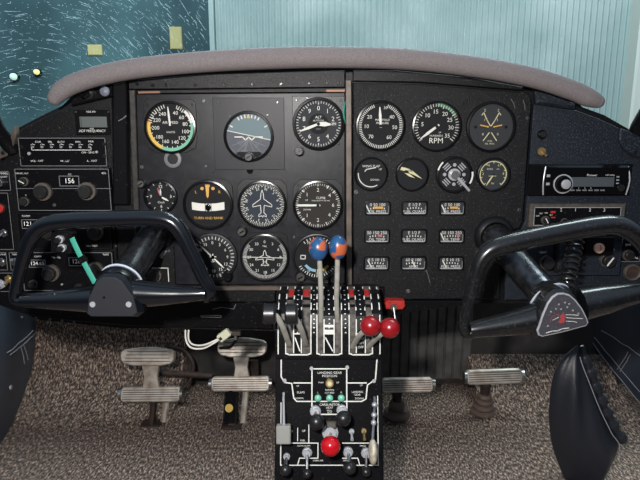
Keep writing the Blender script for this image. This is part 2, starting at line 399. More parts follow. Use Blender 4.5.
# the hangar outside: a dark teal far wall with two lit windows, a near wall of corrugated sheet, a pale post
M['hangdark'] = mat('dark teal hangar wall', (62, 90, 98), .8, vary=(.6, (100, 140, 146), .35, .7))
M['hangsheet'] = mat('pale teal corrugated sheet', (152, 170, 171), .6, vary=(1.3, (182, 194, 194), .4, .7))
M['hangpost'] = mat('pale hangar post', (206, 210, 204), .7)
M['litwin'] = mat('lit window', (186, 176, 122), .6, emit=.42)
M['lampw'] = mat('lamp lens pale', (200, 232, 214), .5, emit=.9)
M['lampy'] = mat('lamp lens yellow', (240, 232, 150), .5, emit=1.1)
YF, YN = 7.0, 5.0
k = MB(); a, b = P(-260, 240, YF), P(214, -140, YF)
k.add([(a.x, YF, -.6), (b.x, YF, -.6), (b.x, YF, 4), (a.x, YF, 4), (a.x, YF+.1, -.6), (b.x, YF+.1, -.6), (b.x, YF+.1, 4), (a.x, YF+.1, 4)],
      [[0, 1, 2, 3], [7, 6, 5, 4], [1, 5, 6, 2], [0, 3, 7, 4]], 'hangdark')
struct(k.build('wall_hangar_far'))
k = MB(); x0, x1 = P(211, 50, YN).x, P(640, 50, YN).x; per = .062; n = int((x1-x0)/per*8); vs = []
for i in range(n + 1):
    x = x0 + (x1-x0)*i/n; y = YN + .014 * math.sin(2*PI*x/per); vs += [(x, y, -.6), (x, y, 3.6)]
k.add(vs, [[2*i, 2*i+2, 2*i+3, 2*i+1] for i in range(n)], 'hangsheet', True)
k.box(Fr((x0 + .02, YN, 1.5)), .05, 4.2, -.03, .03, 'hangsheet'); k.box(Fr(((x0+x1)/2, YN + .02, 2.9)), x1-x0, .1, 0, .06, 'hangsheet')
struct(k.build('wall_hangar_near'))
k = MB(); q = P(650, 50, YN); k.box(Fr((q.x, YN-.1, 1.5)), S(0, 50, YN)*46, 4.2, -.1, .1, 'hangpost', .02)
for i in range(3): k.box(Fr((q.x - .12 + .12*i, YN-.2, 1.5)), .02, 4.2, -.01, .02, 'hangpost')
struct(k.build('trim_3'))
for nm, (px, py, w, h) in (('window_2', (95, 50, 14, 10)), ('window_3', (176, 38, 12, 21))):
    k = MB(); s = S(px, py, YF); f = pf(px, py, YF - .01); k.box(f, w*s, h*s, -.03, .02, 'litwin', .01)
    struct(k.build(nm))
for px, py, r, m, l in ((16, 77, 3.3, 'lampw', 'round whitish lamp glowing on the dark hangar wall, the left one of two'),
                        (39, 72.5, 2.6, 'lampy', 'small round yellow lamp glowing on the dark hangar wall')):
    f = pf(px, py, YF); s = S(px, py, YF); t = thing('hangar_lamp', l, 'lamp', f.o)
    k = MB(); k.cyl(f, r*s*1.25, -.02, .05, 'plate', 20); k.build('lamp_housing', t)
    k = MB(); k.lathe(f, [(r*s, .05), (r*s*.9, .09), (r*s*.5, .12), (1e-4, .13)], m, 20); k.build('lamp_lens', t)
# windshield posts at the two lower corners
def post(name, pts, r, lab):
    t = thing(name, lab, 'post', pts[0]); k = MB(); k.tube(spline(pts, 6), r, 'black', 12, flat=(1, 1.4)); k.build('post', t); return t

# ================================================================== DASHBOARD
def pix_outline(pts, Y):
    o = P(320, 240, Y); q = [P(x, y, Y) - o for x, y in pts]; return Fr(o), [(v.x, v.z) for v in q]
FPP = []
dash = thing('dashboard', 'black dashboard body carrying all the instrument panels under the padded glareshield', 'dashboard', P(320, 300, DY))
TOP = [(-25, 170), (0, 150), (20, 127), (45, 114), (62, 106), (76, 92), (100, 80), (140, 72), (200, 65), (320, 60), (400, 61), (470, 68), (530, 79), (568, 90), (582, 107), (604, 115), (625, 127), (645, 138), (668, 152)]
fr, o = pix_outline(TOP + [(668, 300), (600, 304), (470, 303), (388, 316), (276, 331), (200, 329), (120, 328), (40, 320), (-25, 296)], DY)
k = MB(); k.prism(fr, o, -.02, 0, 'dash'); k.build('board', dash)
# the cowl deck that runs from the dash top forward to the windshield
k = MB(); vs = []
for x, y in TOP:
    p = P(x, y + 3, DY); q = V((p.x, .50 - .1*p.x*p.x, p.z - .012)); vs += [p + V((0, .004, 0)), q, p + V((0, .004, -.01)), q + V((0, 0, -.01))]
fs = []
for i in range(len(TOP) - 1):
    a = 4*i; b = a + 4; fs += [[a, b, b+1, a+1], [a+2, a+3, b+3, b+2]]
k.add(vs, fs, 'pad'); k.build('cowl_deck', dash)
# lower ledge under the flight panel
def slab(parent, name, pts, Y, th, m, bev=.0012):
    fr, o = pix_outline(pts, Y); k = MB(); k.prism(fr, o, -th, 0, m, bev); return k.build(name, parent)
slab(dash, 'lower_ledge', [(204, 291), (275, 291), (275, 302), (204, 302)], -.004, .014, 'dash')
slab(dash, 'rail_strip', [(204, 286.6), (345, 286.6), (345, 290.8), (204, 290.8)], -.005, .016, 'rail')
slab(dash, 'lower_panel', [(-20, 292.5), (203, 292.5), (203, 303), (272, 303), (272, 329), (205, 327), (130, 326), (40, 318), (-20, 298)], -.002, .0135, 'black')
slab(dash, 'lower_panel', [(385, 301), (470, 301), (470, 304), (386, 316)], -.002, .0135, 'black')
fr = pf(240, 313, -.002); s = S(240, 313, 0); k = MB()
k.line(fr, [(-27*s, 4*s), (-18*s, 6*s), (-6*s, 4.2*s), (-4*s, 9*s)], .0010, .0004, 'greyring')
k.line(fr.at(-29*s, -4*s), [(-10*s, 0), (10*s, -0.6*s), (10*s, 1.6*s), (-10*s, 1.6*s)], .0009, .0004, 'greyring', True)
for i in range(7): k.text(fr, '-', .006, .0004, 'greyring', (6+3.2*i)*s, (12-.3*i)*s)
k.build('scuffed_lettering', dash)
for i in range(5): screw(dash, pf((22, 36, 50, 62, 74)[i], 317 + i*1.3, -.002), .0022, 'screw')
screw(dash, pf(237, 293, -.004), .0035, 'dscrew'); 
# rivet strip above the flight panel
slab(dash, 'rivet_strip', [(128.5, 80), (200, 74.5), (345, 70), (345, 87.2), (128.5, 89.5)], .0, .012, 'dash')
for px, py in ((137, 84), (153, 85.5), (166, 85), (195, 85), (224, 85), (252, 84.5), (281, 84), (309, 83.5), (327, 83), (338, 83)):
    screw(dash, pf(px, py, 0), .0026, 'black', name='rivet')
slab(dash, 'upper_strip', [(353, 70), (400, 70.5), (470, 77), (523, 87), (523, 90.3), (420, 82.2), (353, 81)], 0, .012, 'dash')

# glareshield
gl = thing('glareshield', 'long grey padded glareshield roll arching over the dashboard', 'glareshield', P(320, 60, -.03))
GY = -.028
gp = spline([P(*q, GY) for q in ((55, 98), (62, 90.5), (75, 83.5), (100, 75.5), (140, 68), (200, 62.2), (260, 58.8), (320, 57.3), (400, 59), (470, 66.2), (530, 77), (570, 89.5), (587, 97), (598, 101.5))], 6)
n = len(gp); s0 = S(320, 60, GY)
rad = [s0 * (10.6 - 1.4*abs(2*i/(n-1)-1)) * min(1, .80 + i*.04, .72 + (n-1-i)*.05) for i in range(n)]
k = MB(); k.tube(gp, rad, 'pad', 20); k.ball(gp[0], rad[0]*.99, 'pad'); k.ball(gp[-1], rad[-1]*.99, 'pad'); k.build('padded_roll', gl)
k = MB(); k.tube([p + V((0, .010, -r*.82)) for p, r in zip(gp[8:-8], rad[8:-8])], .003, 'black', 8); k.build('edge_trim', gl)

# flight panel, centre post, engine panel, radio panel, right panel
def panel(name, label, pts, th, m, screws, bev=.0012, Y=0.0):
    fr, o = pix_outline(pts, Y); t = thing(name, label, 'panel', fr.o)
    k = MB(); k.prism(fr, o, -th, 0, m, bev); k.build('plate', t)
    for q in screws: screw(t, pf(q[0], q[1], Y), q[2] if len(q) > 2 else .0028, q[3] if len(q) > 3 else 'screw')
    return t
fp = panel('flight_panel', 'dark grey flight instrument panel left of the worn centre strip', [(136, 94), (345, 92.5), (345, 284), (141.5, 285), (139, 200)], .011, 'flight',
      ((142, 167, .003), (204, 101), (206, 166, .0022), (214, 172, .002, 'dscrew'), (286, 171, .002, 'dscrew'), (340, 165, .0022, 'dscrew'), (146, 230), (294, 237, .0022), (145, 278)))
slab(fp, 'copper_edge', [(138, 91.3), (160, 91), (160, 93.2), (138, 93.6)], -.001, .01, 'copper', .0004)
slab(fp, 'copper_edge', [(326, 89.5), (345, 89.3), (345, 92), (326, 92)], -.001, .01, 'copper', .0004)
slab(fp, 'upper_rail', [(160, 91), (326, 89.8), (326, 91.8), (160, 93)], -.001, .01, 'dash', .0004)
k = MB(); k.cyl(pf(250, 170.5, 0), .0055, -.0005, .0006, 'gloss', 24); k.build('hole_plug', fp)
t = panel('edge_rail', 'narrow worn metal rail along the left edge of the grey flight panel', [(129, 90), (135, 90), (138.5, 200), (141, 286), (136, 286), (133, 200)], .0155, 'railold', (), .001, -.004)
t = panel('center_strip', 'worn bare metal strip between the flight panel and engine panel', [(345.5, 80), (351.5, 80), (352, 291), (346.5, 287)], .014, 'rail', ((348.5, 285, .0022),), .001, -.003)
ep = panel('engine_panel', 'black wrinkle-painted engine gauge panel right of the worn centre strip', [(353, 83), (420, 84), (523, 92.5), (529, 95), (531.5, 100), (522.5, 222), (519, 228), (508, 231.5), (500, 238), (500, 299), (384, 299.5), (384, 287), (353, 287)], .011, 'engine',
      ((356, 192, .0035), (519, 210, .0032, 'steel'), (408, 291, .0035, 'steel'), (527, 118, .0025, 'steel'), (407, 101, .002, 'dscrew'), (463, 104, .002, 'dscrew')))
k = MB()
for a, b in (((511, 99), (515, 108)), ((523, 100), (525, 110)), ((424, 265), (430, 283)), ((476, 270), (484, 273))):
    f = pf(*a); q = P(*b, 0) - f.o; k.line(f, [(0, 0), (q.x*.5 + .001, q.z*.5), (q.x, q.z)], .0009, .0003, 'greyring')
k.build('scratch', ep)
rp = panel('avionics_panel', 'black left side panel holding the radio stack', [(18, 131), (45, 117), (66, 108), (112, 97), (114, 205), (138, 205), (141, 290), (0, 290), (-20, 290), (-20, 170), (0, 168)], .011, 'dash', ())
vp = panel('right_side_panel', 'dark textured vinyl panel on the right carrying the car stereo', [(534, 104), (576, 110), (600, 119), (628, 132), (650, 146), (660, 150), (660, 299), (505, 300), (505, 240), (511, 233), (521, 230), (525, 222)], .011, 'vinyl', ((628, 250, .003, 'dscrew'), (522, 286, .003)))

slab(rp, 'corner_block', [(71, 93), (84, 86.5), (112, 80.5), (112, 96), (71, 106)], -.002, .0125, 'black', .002)
slab(rp, 'left_post_cover', [(112.5, 84), (126.5, 81), (128, 205), (112.5, 205)], -.004, 0.015, 'black', .002)
k = MB(); k.line(pf(122, 119, -.004), [(-.006, -.003), (.002, .001), (.007, .005)], .0014, .0003, 'greyring'); k.build('scratch', rp)
slab(vp, 'corner_block', [(530, 85), (549, 89), (566, 95), (576, 103), (576, 109), (537, 104), (536, 92)], -.006, .0165, 'vinyl', .004)
# ------------------------------------------------------------------ round instruments
def gauge(name, label, px, py, rb, rd, dialfn, needles=(), plate=None, knob=None, platem='plate', dial='dial', cat='gauge', screws=(), glass=True, group=None, lipm='bezel', dep=.006):
    """rb, rd: outer radius of the bezel and radius of the dial, in photo pixels at the panel"""
    f = pf(px, py); s = S(px, py, 0); RB, RD = rb*s, rd*s; t = thing(name, label, cat, f.o, group)
    f0 = f; f = f.at(0, 0, .0018 if plate else 0)
    if plate:
        k = MB(); k.prism(f0, [(a*s, b*s) for a, b in plate], -.001, .0018, platem, .0006); k.build('mounting_plate', t)
    k = MB(); k.lathe(f, [(RB*1.0, -.001), (RB, dep*.7), (RB-.0008, dep), (RD+.0007, dep+.0005), (RD, dep), (RD-.0004, .0006)], lipm, 48); k.build('bezel', t)
    k = MB(); k.disc(f, RD, .0008, dial); dialfn(k, f, RD); k.build('dial', t)
    for nd in needles:
        k = MB(); nd(k, f, RD); k.build('needle', t)
    if glass:
        k = MB(); k.disc(f, RD*.995, dep-.0006, 'glass'); k.build('glass', t)
    for a, b in screws: screw(t, f.at(a*s, b*s), .0022, 'dscrew')
    if knob:
        a, b, r = knob[:3]; g = f.at(a*s, b*s); k = MB(); k.cyl(g, r*s*1.25, -.001, .004, 'bezel', 20); k.cyl(g, r*s, .004, .013, knob[3] if len(knob) > 3 else 'knobgrey', 20, bev=.001)
        k.box(g.rot(30), r*s*1.2, r*s*.3, .013, .0136, 'bezel'); k.build('knob', t)
    return t
C1, C2, C3 = .0011, .0014, .003
def nums(k, f, r, lst, size, m='white', c=C1):
    for a, tx in lst: k.text(f, tx, size, c, m, r*math.sin(R(a)), r*math.cos(R(a)))
def rng(a0, a1, n): return [a0 + (a1-a0)*i/n for i in range(n + 1)]
def needle(ang, r0, r1, w, m='white', c=C3, tip=.35):
    def fn(k, f, RD):
        g = f.rot(-ang); W = w*RD
        k.poly([g.p(-W*.7, r0*RD, c), g.p(W*.7, r0*RD, c), g.p(W, (r0+(r1-r0)*.6)*RD, c), g.p(W*tip, r1*RD, c), g.p(-W*tip, r1*RD, c), g.p(-W, (r0+(r1-r0)*.6)*RD, c)], m)
        k.cyl(f, .07*RD, .0012, c + .0006, 'dial', 16)
    return fn
SQ = [(-26, 10), (-26, 24), (-22, 27), (22, 27), (26, 24), (26, 10), (26, -10), (24, -20), (14, -25), (-14, -25), (-24, -20), (-26, -10)]
LUG = [(-25.5, 0), (-24.5, 19), (-18, 25.5), (18, 25.5), (24.5, 19), (25.5, 0), (24, -14), (16, -22), (-16, -22), (-24, -14)]

def d_asi(k, f, r):
    k.arc(f, .86*r, .99*r, 42, 78, C1, 'white'); k.arc(f, .86*r, .99*r, 78, 205, C1, 'green'); k.arc(f, .86*r, .99*r, 205, 285, C1, 'yellow'); k.ticks(f, .86*r, .99*r, [287], .05*r, C2, 'red')
    k.ticks(f, .82*r, .97*r, [20, 26, 32, 38] + rng(290, 345, 8), .03*r, C2, 'white'); k.ticks(f, .80*r, .86*r, rng(24, 330, 20), .03*r, C2, 'white')
    nums(k, f, .64*r, ((22, '40'), (50, '60'), (78, '80'), (106, '100'), (134, '120'), (166, '140'), (203, '160'), (231, '180'), (268, '200'), (298, '220'), (330, '240')), .22*r)
    k.text(f, 'AIR SPEED', .15*r, C1, 'white', 0, .2*r); k.text(f, 'KNOTS', .11*r, C1, 'white', 0, -.2*r)
gauge('airspeed_indicator', 'round airspeed gauge with green and yellow arc, top left of the flight panel', 171, 127.5, 26, 23.4, d_asi, [needle(-4, -.02, .86, .045)],
      plate=SQ, screws=((-20, -21), (20, -21), (-22, 22), (22, 22)))
f = pf(173, 159); s = S(173, 159, 0); t = thing('push_switch', 'round grey-ringed push switch just below the airspeed gauge', 'switch', f.o)
k = MB(); k.lathe(f, [(8.7*s, -.001), (8.7*s, .002), (8.2*s, .0026), (5.4*s, .0026), (5.2*s, .0016)], 'greyring', 32); k.build('ring', t)
k = MB(); k.cyl(f, 5*s, -.0005, .0018, 'dscrew', 28); k.build('button', t)

# attitude indicator on its square plate
def d_att(k, f, r):
    def half(sky):
        pts = [(r*.99*math.sin(R(a)), r*.99*math.cos(R(a))) for a in (rng(-75, 99, 40) if sky else rng(99, 285, 40))]
        k.poly([f.p(a, b, .0010) for a, b in pts][::-1], 'sky' if sky else 'earth')
    half(True); half(False)
    k.line(f, [(.98*r*math.sin(R(-75)), .98*r*math.cos(R(-75))), (.98*r*math.sin(R(99)), .98*r*math.cos(R(99)))], .03*r, C1, 'white')
    k.ticks(f, .82*r, .97*r, (-60, -30, -20, -10, 0, 10, 20, 30, 60), .05*r, C1, 'white'); k.ticks(f, .8*r, .92*r, (0,), .12*r, C2, 'orange')
    for a in (-60, -38, -18, 18, 38, 62): k.line(f, [(0, -.12*r), (.85*r*math.sin(R(180+a)), .85*r*math.cos(R(180+a)))], .016*r, C1, 'greyring')
    k.line(f, [(-.62*r, -.02*r), (-.28*r, -.02*r), (-.14*r, -.16*r), (0, -.02*r), (.14*r, -.16*r), (.28*r, -.02*r), (.62*r, -.02*r)], .05*r, C3, 'white')
    k.prism(f, [(-.58*r, -.78*r), (-.5*r, -.68*r), (.5*r, -.68*r), (.58*r, -.78*r), (.35*r, -.92*r), (-.35*r, -.92*r)], .001, .003, 'dial')
ta = gauge('attitude_indicator', 'artificial horizon with pale blue sky half on a square grey plate', 249, 136.5, 25, 22.2, d_att,
      plate=[(-35, -33), (35.5, -33), (35.5, 37.5), (-35, 37.5)], screws=((-29, 33), (29, 33), (-19, -20), (20, -20), (29, -27), (-18, 20), (19, 21)), knob=(0, -20, 4.2, 'dscrew'), platem='platelight')

def d_alt(k, f, r):
    k.disc(f, .44*r, .0010, 'dial'); k.ticks(f, .87*r, .97*r, rng(0, 352.8, 49), .022*r, C1, 'white'); k.ticks(f, .82*r, .97*r, rng(0, 324, 9), .04*r, C1, 'white')
    nums(k, f, .66*r, [(36*i, str(i)) for i in range(10) if i not in (3,)], .27*r)
    k.box(f.at(.66*r, 0), .26*r, .17*r, .0008, .0013, 'bezel'); k.text(f, '299', .14*r, .0014, 'white', .66*r, 0)
    k.text(f, 'ALT', .16*r, C2, 'white', 0, .28*r); k.text(f, 'ALTITUDE', .1*r, C2, 'white', 0, .14*r); k.text(f, 'FEET', .1*r, C2, 'greyring', 0, -.22*r)
gauge('altimeter', 'grey-faced altimeter with two white hands, top right of the flight panel', 318.5, 124, 26, 23, d_alt, [needle(249, -.1, .86, .06), needle(92, -.05, .52, .1, c=.0036)],
      plate=[(-26, 0), (-26, 27), (26, 27), (26, 0), (24, -12), (-24, -12)], screws=((-22, 23), (22, 23), (-11, 25), (12, 25), (20, -19)), knob=(-19.5, -26.5, 4.2), dial='dialgrey')

def d_clk(k, f, r):
    k.ticks(f, .86*r, .98*r, rng(0, 330, 11), .04*r, C1, 'white'); nums(k, f, .68*r, ((0, '12'), (90, '3'), (180, '6'), (270, '9')), .3*r); k.text(f, 'Clock', .2*r, C1, 'white', 0, -.4*r)
gauge('panel_clock', 'small round clock on the flight panel below the airspeed gauge', 161, 196.5, 17, 14.5, d_clk, [needle(-16, 0, .62, .05, 'pink'), needle(2, 0, .55, .06), needle(118, .1, .6, .07)], knob=(-17.5, 13, 3.6), cat='clock')

def d_turn(k, f, r):
    k.arc(f, .05*r, .3*r, 0, 360, .0010, 'dial')
    k.prism(f, [(-.72*r, -.22*r), (-.35*r, -.27*r), (0, -.29*r), (.35*r, -.27*r), (.72*r, -.22*r), (.72*r, .12*r), (.35*r, .06*r), (0, .04*r), (-.35*r, .06*r), (-.72*r, .12*r)], .0008, .0016, 'white')
    for a in (-1, 1): k.line(f, [(a*.13*r, .08*r), (a*.13*r, -.3*r)], .03*r, .0018, 'bezel')
    k.text(f, 'TURN AND BANK', .16*r, C1, 'orange', 0, -.6*r)
    k.cyl(f.at(-.24*r, .72*r), .075*r, .0008, .0012, 'orange', 16); k.cyl(f.at(.24*r, .72*r), .075*r, .0008, .0012, 'orange', 16)
    k.text(f, 'L', .18*r, C1, 'orange', -.52*r, .56*r); k.text(f, 'R', .18*r, C1, 'orange', .52*r, .56*r)
    k.box(f.at(0, .84*r), .2*r, .1*r, .0008, .0012, 'orange')
def n_turn(k, f, r): k.poly([f.p(-.08*r, .8*r, C3), f.p(-.05*r, .38*r, C3), f.p(0, .3*r, C3), f.p(.05*r, .38*r, C3), f.p(.08*r, .8*r, C3)], 'orange')
def n_ball(k, f, r): k.ball(f.p(0, -.12*r, .0032), .12*r, 'gloss', (1, .25, 1.35), 20)
tt = gauge('turn_and_bank_indicator', 'turn and bank indicator with curved white tube and black ball', 208.5, 204.5, 25, 22.5, d_turn, [n_turn], plate=LUG, screws=((20, -20),))
k = MB(); n_ball(k, pf(208.5, 204.5).at(0, 0, .0018), 22.5*S(208.5, 204.5, 0)); k.build('slip_ball', tt)

PLANE = [(0, .78), (.06, .6), (.09, .3), (.5, 0), (.5, -.12), (.1, -.03), (.07, -.42), (.2, -.55), (.2, -.64), (.04, -.58), (0, -.66)]
PLANE = PLANE + [(-a, b) for a, b in PLANE[::-1]]
def d_dg(k, f, r):
    k.arc(f, .78*r, .985*r, 0, 360, .0010, 'dialgrey', 60); k.ticks(f, .86*r, .985*r, rng(0, 355, 71), .026*r, C1, 'white'); k.ticks(f, .80*r, .985*r, rng(0, 350, 35), .035*r, C1, 'white')
    for i, tx in enumerate(('N', '3', '6', 'E', '12', '15', 'S', '21', '24', 'W', '30', '33')):
        a = 30*i + 14; k.text(f.rot(-a), tx, .17*r, C2, 'white', 0, .72*r)
    k.line(f, [(a*r*.86, b*r*.86) for a, b in PLANE], .03*r, C2, 'white', True)
gauge('directional_gyro', 'blue-grey heading dial with a white airplane outline and white degree ring', 262.5, 204.5, 24.5, 22, d_dg, plate=LUG, screws=((20, -20),), knob=(-20.5, -26.5, 4.2), dial='dialblue')

def d_vsi(k, f, r):
    for a, tx in ((-46, '1'), (0, '2'), (50, '4'), (90, '6'), (131, '4'), (180, '2'), (226, '1')): k.text(f, tx, .23*r, C1, 'white', .67*r*math.sin(R(a)), .67*r*math.cos(R(a)))
    k.ticks(f, .84*r, .98*r, [-90, -66, -46, 0, 28, 50, 72, 90, 108, 131, 155, 180, 204, 226, 248], .04*r, C1, 'white'); k.ticks(f, .88*r, .98*r, rng(-90, 270, 60), .018*r, C1, 'white')
    k.text(f, 'CLIMB', .15*r, C1, 'white', .12*r, .32*r); k.text(f, 'THOUSAND FT PER MIN', .075*r, C1, 'white', .12*r, .2*r)
    k.text(f, 'UP', .1*r, C1, 'white', -.5*r, .22*r); k.text(f, 'DOWN', .1*r, C1, 'white', -.48*r, -.2*r)
gauge('vertical_speed_indicator', 'climb rate gauge with a horizontal white needle, right of the airplane-outline heading dial', 318, 205, 25, 22.5, d_vsi, [needle(-90, -.1, .93, .05, tip=.9)], plate=LUG, screws=((20, -20), (-20, -20), (-19, 20)), dial='dialbrown')

def d_adf(k, f, r):
    k.arc(f, .78*r, .99*r, 0, 360, .0010, 'dialgrey', 60); k.ticks(f, .82*r, .97*r, rng(0, 350, 35), .03*r, C1, 'white')
    nums(k, f, .66*r, [(30*i, tx) for i, tx in enumerate(('0', '3', '6', '9', '12', '15', '18', '21', '24', '27', '30', '33'))], .19*r)
    k.line(f, [(0, .14*r), (0, -.22*r)], .05*r, C2, 'white'); k.line(f, [(-.13*r, .02*r), (.13*r, .02*r)], .05*r, C2, 'white'); k.line(f, [(-.06*r, -.2*r), (.06*r, -.2*r)], .04*r, C2, 'white')
def n_adf(k, f, r):
    needle(-45, .1, .8, .04)(k, f, r); needle(135, .1, .7, .04)(k, f, r)
gauge('radio_compass', 'round radio compass dial with diagonal white needle beside the left yoke', 213, 257, 25, 22, d_adf, [n_adf], knob=(14.5, -19, 4.6, 'black'), screws=((17, 20),), lipm='plate')

def d_hsi(k, f, r):
    k.arc(f, .95*r, .98*r, 0, 360, C1, 'greyring', 60); k.ticks(f, .82*r, .95*r, rng(52, 308, 64), .02*r, C1, 'white')
    for i, tx in enumerate(('0', '3', '6', '9', '12', '15', '18', '21', '24', '27', '30', '33')): k.text(f, tx, .18*r, C1, 'white', .7*r*math.sin(R(30*i)), .7*r*math.cos(R(30*i)))
    k.line(f, [(-.97*r, .02*r), (.97*r, -.03*r)], .03*r, C2, 'white'); k.line(f, [(0, -.75*r), (0, -.95*r)], .02*r, C2, 'white')
    k.line(f, [(a*r*.82, b*r*.5 - .06*r) for a, b in PLANE], .03*r, C2, 'white', True); k.text(f, 'TRK', .11*r, C1, 'white', 0, .5*r); k.text(f, 'OBS', .12*r, C2, 'white', 0, -.2*r)
gauge('course_indicator', 'navy compass dial with a small airplane and horizontal white line, bottom row centre', 265, 257, 24.5, 22.3, d_hsi,
      plate=[(-24, 0), (-24, 25), (17, 25.5), (23, 21), (24, 0), (24, -20), (-24, -20)], screws=((-18, -19), (18, -19), (17, 20)), dial='dial')

def d_nav(k, f, r):
    k.ticks(f, .8*r, .92*r, rng(120, 240, 16), .03*r, C1, 'white'); k.ticks(f, .8*r, .92*r, rng(-40, 40, 8), .03*r, C1, 'white')
    k.arc(f, .56*r, .68*r, 185, 235, C2, M['bluearc']); k.arc(f, .56*r, .68*r, 128, 180, C2, 'yellow')
    k.line(f.at(-.62*r, 0), [(-.1*r, -.08*r), (-.1*r, .08*r), (.1*r, .08*r), (.1*r, -.08*r)], .04*r, C1, 'white', True)
    nums(k, f, .74*r, ((152, '15'), (180, '18'), (210, '21'), (330, '33'), (0, '0'), (30, '3')), .15*r)
M['bluearc'] = mat('pale blue arc', (120, 166, 190), .6)
gauge('course_deviation_indicator', 'dark dial with blue and yellow arc behind the two blue and orange knobs', 317, 257, 24.5, 22.5, d_nav, [needle(20, -.1, .5, .03)], knob=(-16.5, -19.5, 4.4), screws=((-18, 20), (18, -20)), lipm='plate')

# engine panel, top row
def d_map(k, f, r):
    k.ticks(f, .84*r, .98*r, rng(20, 340, 64), .028*r, C1, 'white')
    nums(k, f, .63*r, ((-52, '20'), (52, '40'), (-92, '10'), (96, '50'), (222, '70'), (142, '60')), .23*r)
    k.text(f, 'MANIFOLD', .13*r, C1, 'white', .08*r, .26*r); k.text(f, 'PRESSURE', .13*r, C1, 'white', .08*r, .12*r); k.text(f, '30', .17*r, C1, 'white', .2*r, .78*r)
gauge('manifold_pressure_gauge', 'manifold pressure gauge numbered 10 to 70, first in the engine panel top row', 380.5, 126, 25, 22.5, d_map, [needle(-4, -.08, .82, .06)])
def d_rpm(k, f, r):
    k.arc(f, .86*r, .98*r, 0, 62, C1, 'dgreen'); k.ticks(f, .9*r, .98*r, [62], .06*r, C2, 'red'); k.ticks(f, .84*r, .97*r, rng(-130, 130, 35), .024*r, C2, 'white'); k.ticks(f, .8*r, .97*r, rng(-130, 130, 7), .045*r, C2, 'white')
    nums(k, f, .63*r, ((-82, '5'), (-42, '10'), (-6, '15'), (33, '20'), (64, '25'), (95, '30'), (130, '35')), .25*r)
    k.text(f, 'RPM', .34*r, C1, 'white', 0, -.62*r); k.text(f, 'HUNDREDS', .11*r, C1, 'white', 0, -.4*r); k.text(f, 'OF', .09*r, C1, 'white', .15*r, -.26*r)
gauge('tachometer', 'RPM gauge with a dark green arc and needle pointing lower left', 436.5, 126.5, 25, 22.8, d_rpm, [needle(233, -.12, .9, .06, tip=.2)])
def d_dual(k, f, r):
    for sg in (-1, 1):
        k.line(f, [(sg*.02*r, .05*r), (sg*.18*r, .3*r), (sg*.34*r, .62*r), (sg*.42*r, .52*r)], .04*r, C1, 'cream'); k.line(f, [(sg*.05*r, -.25*r), (sg*.3*r, -.6*r)], .04*r, C1, 'cream')
        k.text(f, '2', .16*r, C1, 'cream', sg*.3*r, .72*r); k.text(f, '1', .16*r, C1, 'cream', sg*.28*r, .3*r); k.text(f, '0', .16*r, C1, 'cream', sg*.33*r, -.32*r); k.text(f, '4', .12*r, C1, 'cream', sg*.15*r, .0)
        k.cyl(f.at(sg*.68*r, 0), .07*r, .0008, .002, 'plate', 12); k.ticks(f.at(0, -.02*r), .1*r, .5*r, (sg*78,), .05*r, C3, 'orange')
    k.text(f, 'FUEL', .1*r, C1, 'cream', 0, -.62*r); k.text(f, 'OIL PRESS', .1*r, C1, 'cream', 0, -.74*r)
gauge('dual_pressure_gauge', 'smoky dial with crossed cream scales, last in the engine panel top row', 490.5, 127, 25, 22.4, d_dual, dial='dialgrey')
# second row
def d_flap(k, f, r):
    k.text(f, 'WING FLAP', .22*r, C1, 'white', .0, .5*r); k.text(f, 'UP', .17*r, C1, 'white', .6*r, .3*r); k.text(f, 'DOWN', .17*r, C1, 'white', .25*r, -.38*r)
    k.arc(f, .8*r, .86*r, 150, 275, C1, 'white'); k.line(f, [(-.4*r, .18*r), (-.3*r, .3*r), (.3*r, .42*r)], .06*r, C2, 'white')
gauge('wing_flap_gauge', 'wing flap position gauge reading up and down, first in the second row', 371, 174, 17, 15.4, d_flap)
def d_bird(k, f, r):
    k.poly([f.p(a*r, b*r, C1) for a, b in ((-.8, .3), (-.72, .5), (-.5, .46), (-.2, .36), (.1, .16), (-.2, .22), (-.42, .3), (-.6, .22))], 'cream')
    k.poly([f.p(a*r, b*r, C1) for a, b in ((-.3, .3), (.0, .26), (.7, -.3), (.1, -.02), (-.2, .1))], 'cream')
    k.poly([f.p(a*r, b*r, C1) for a, b in ((-.5, .1), (-.2, .06), (.2, -.24), (-.2, -.12))], 'cream'); k.line(f, [(-.75*r, .3*r), (-.45*r, .2*r)], .03*r, C2, 'dial')
t = gauge('blanking_cover', 'round black blanking cover with a pale stylised bird emblem', 412, 174.5, 17, 15, d_bird, cat='cover', glass=False, dep=.0035)
def d_sel(k, f, r):
    for a in (0, 90, 180, 270): k.cyl(f.at(.6*r*math.sin(R(a)), .6*r*math.cos(R(a))), .11*r, .0008, .0022, 'silver', 12)
    for a in (45, 135, 225, 315):
        g = f.rot(-a)
        for q in (.52, .66, .8): k.line(g, [(-.2*r, q*r), (.2*r, q*r)], .07*r, C1, 'silver')
    k.cyl(f, .38*r, .0008, .003, 'silver', 24)
t = gauge('selector_valve', 'round selector valve with a silver pointer lever among the small gauges', 454, 174.5, 18.5, 16, d_sel, cat='valve', glass=False)
f = pf(454, 174.5); s = S(454, 174.5, 0); k = MB(); k.cyl(f, 4*s, .003, .011, 'steel', 20); g = f.rot(-135-2)
k.prism(g, [(-1.6*s, 0), (1.6*s, 0), (1.1*s, 22*s), (-1.1*s, 22*s)], .008, .0105, 'silver', .0006); k.build('pointer_lever', t)
k = MB(); k.arc(f, 16.6*s, 18.2*s, -75, -45, .0068, 'white'); k.arc(f, 16.6*s, 18.3*s, 80, 120, .0068, 'white'); k.build('worn_paint', t)
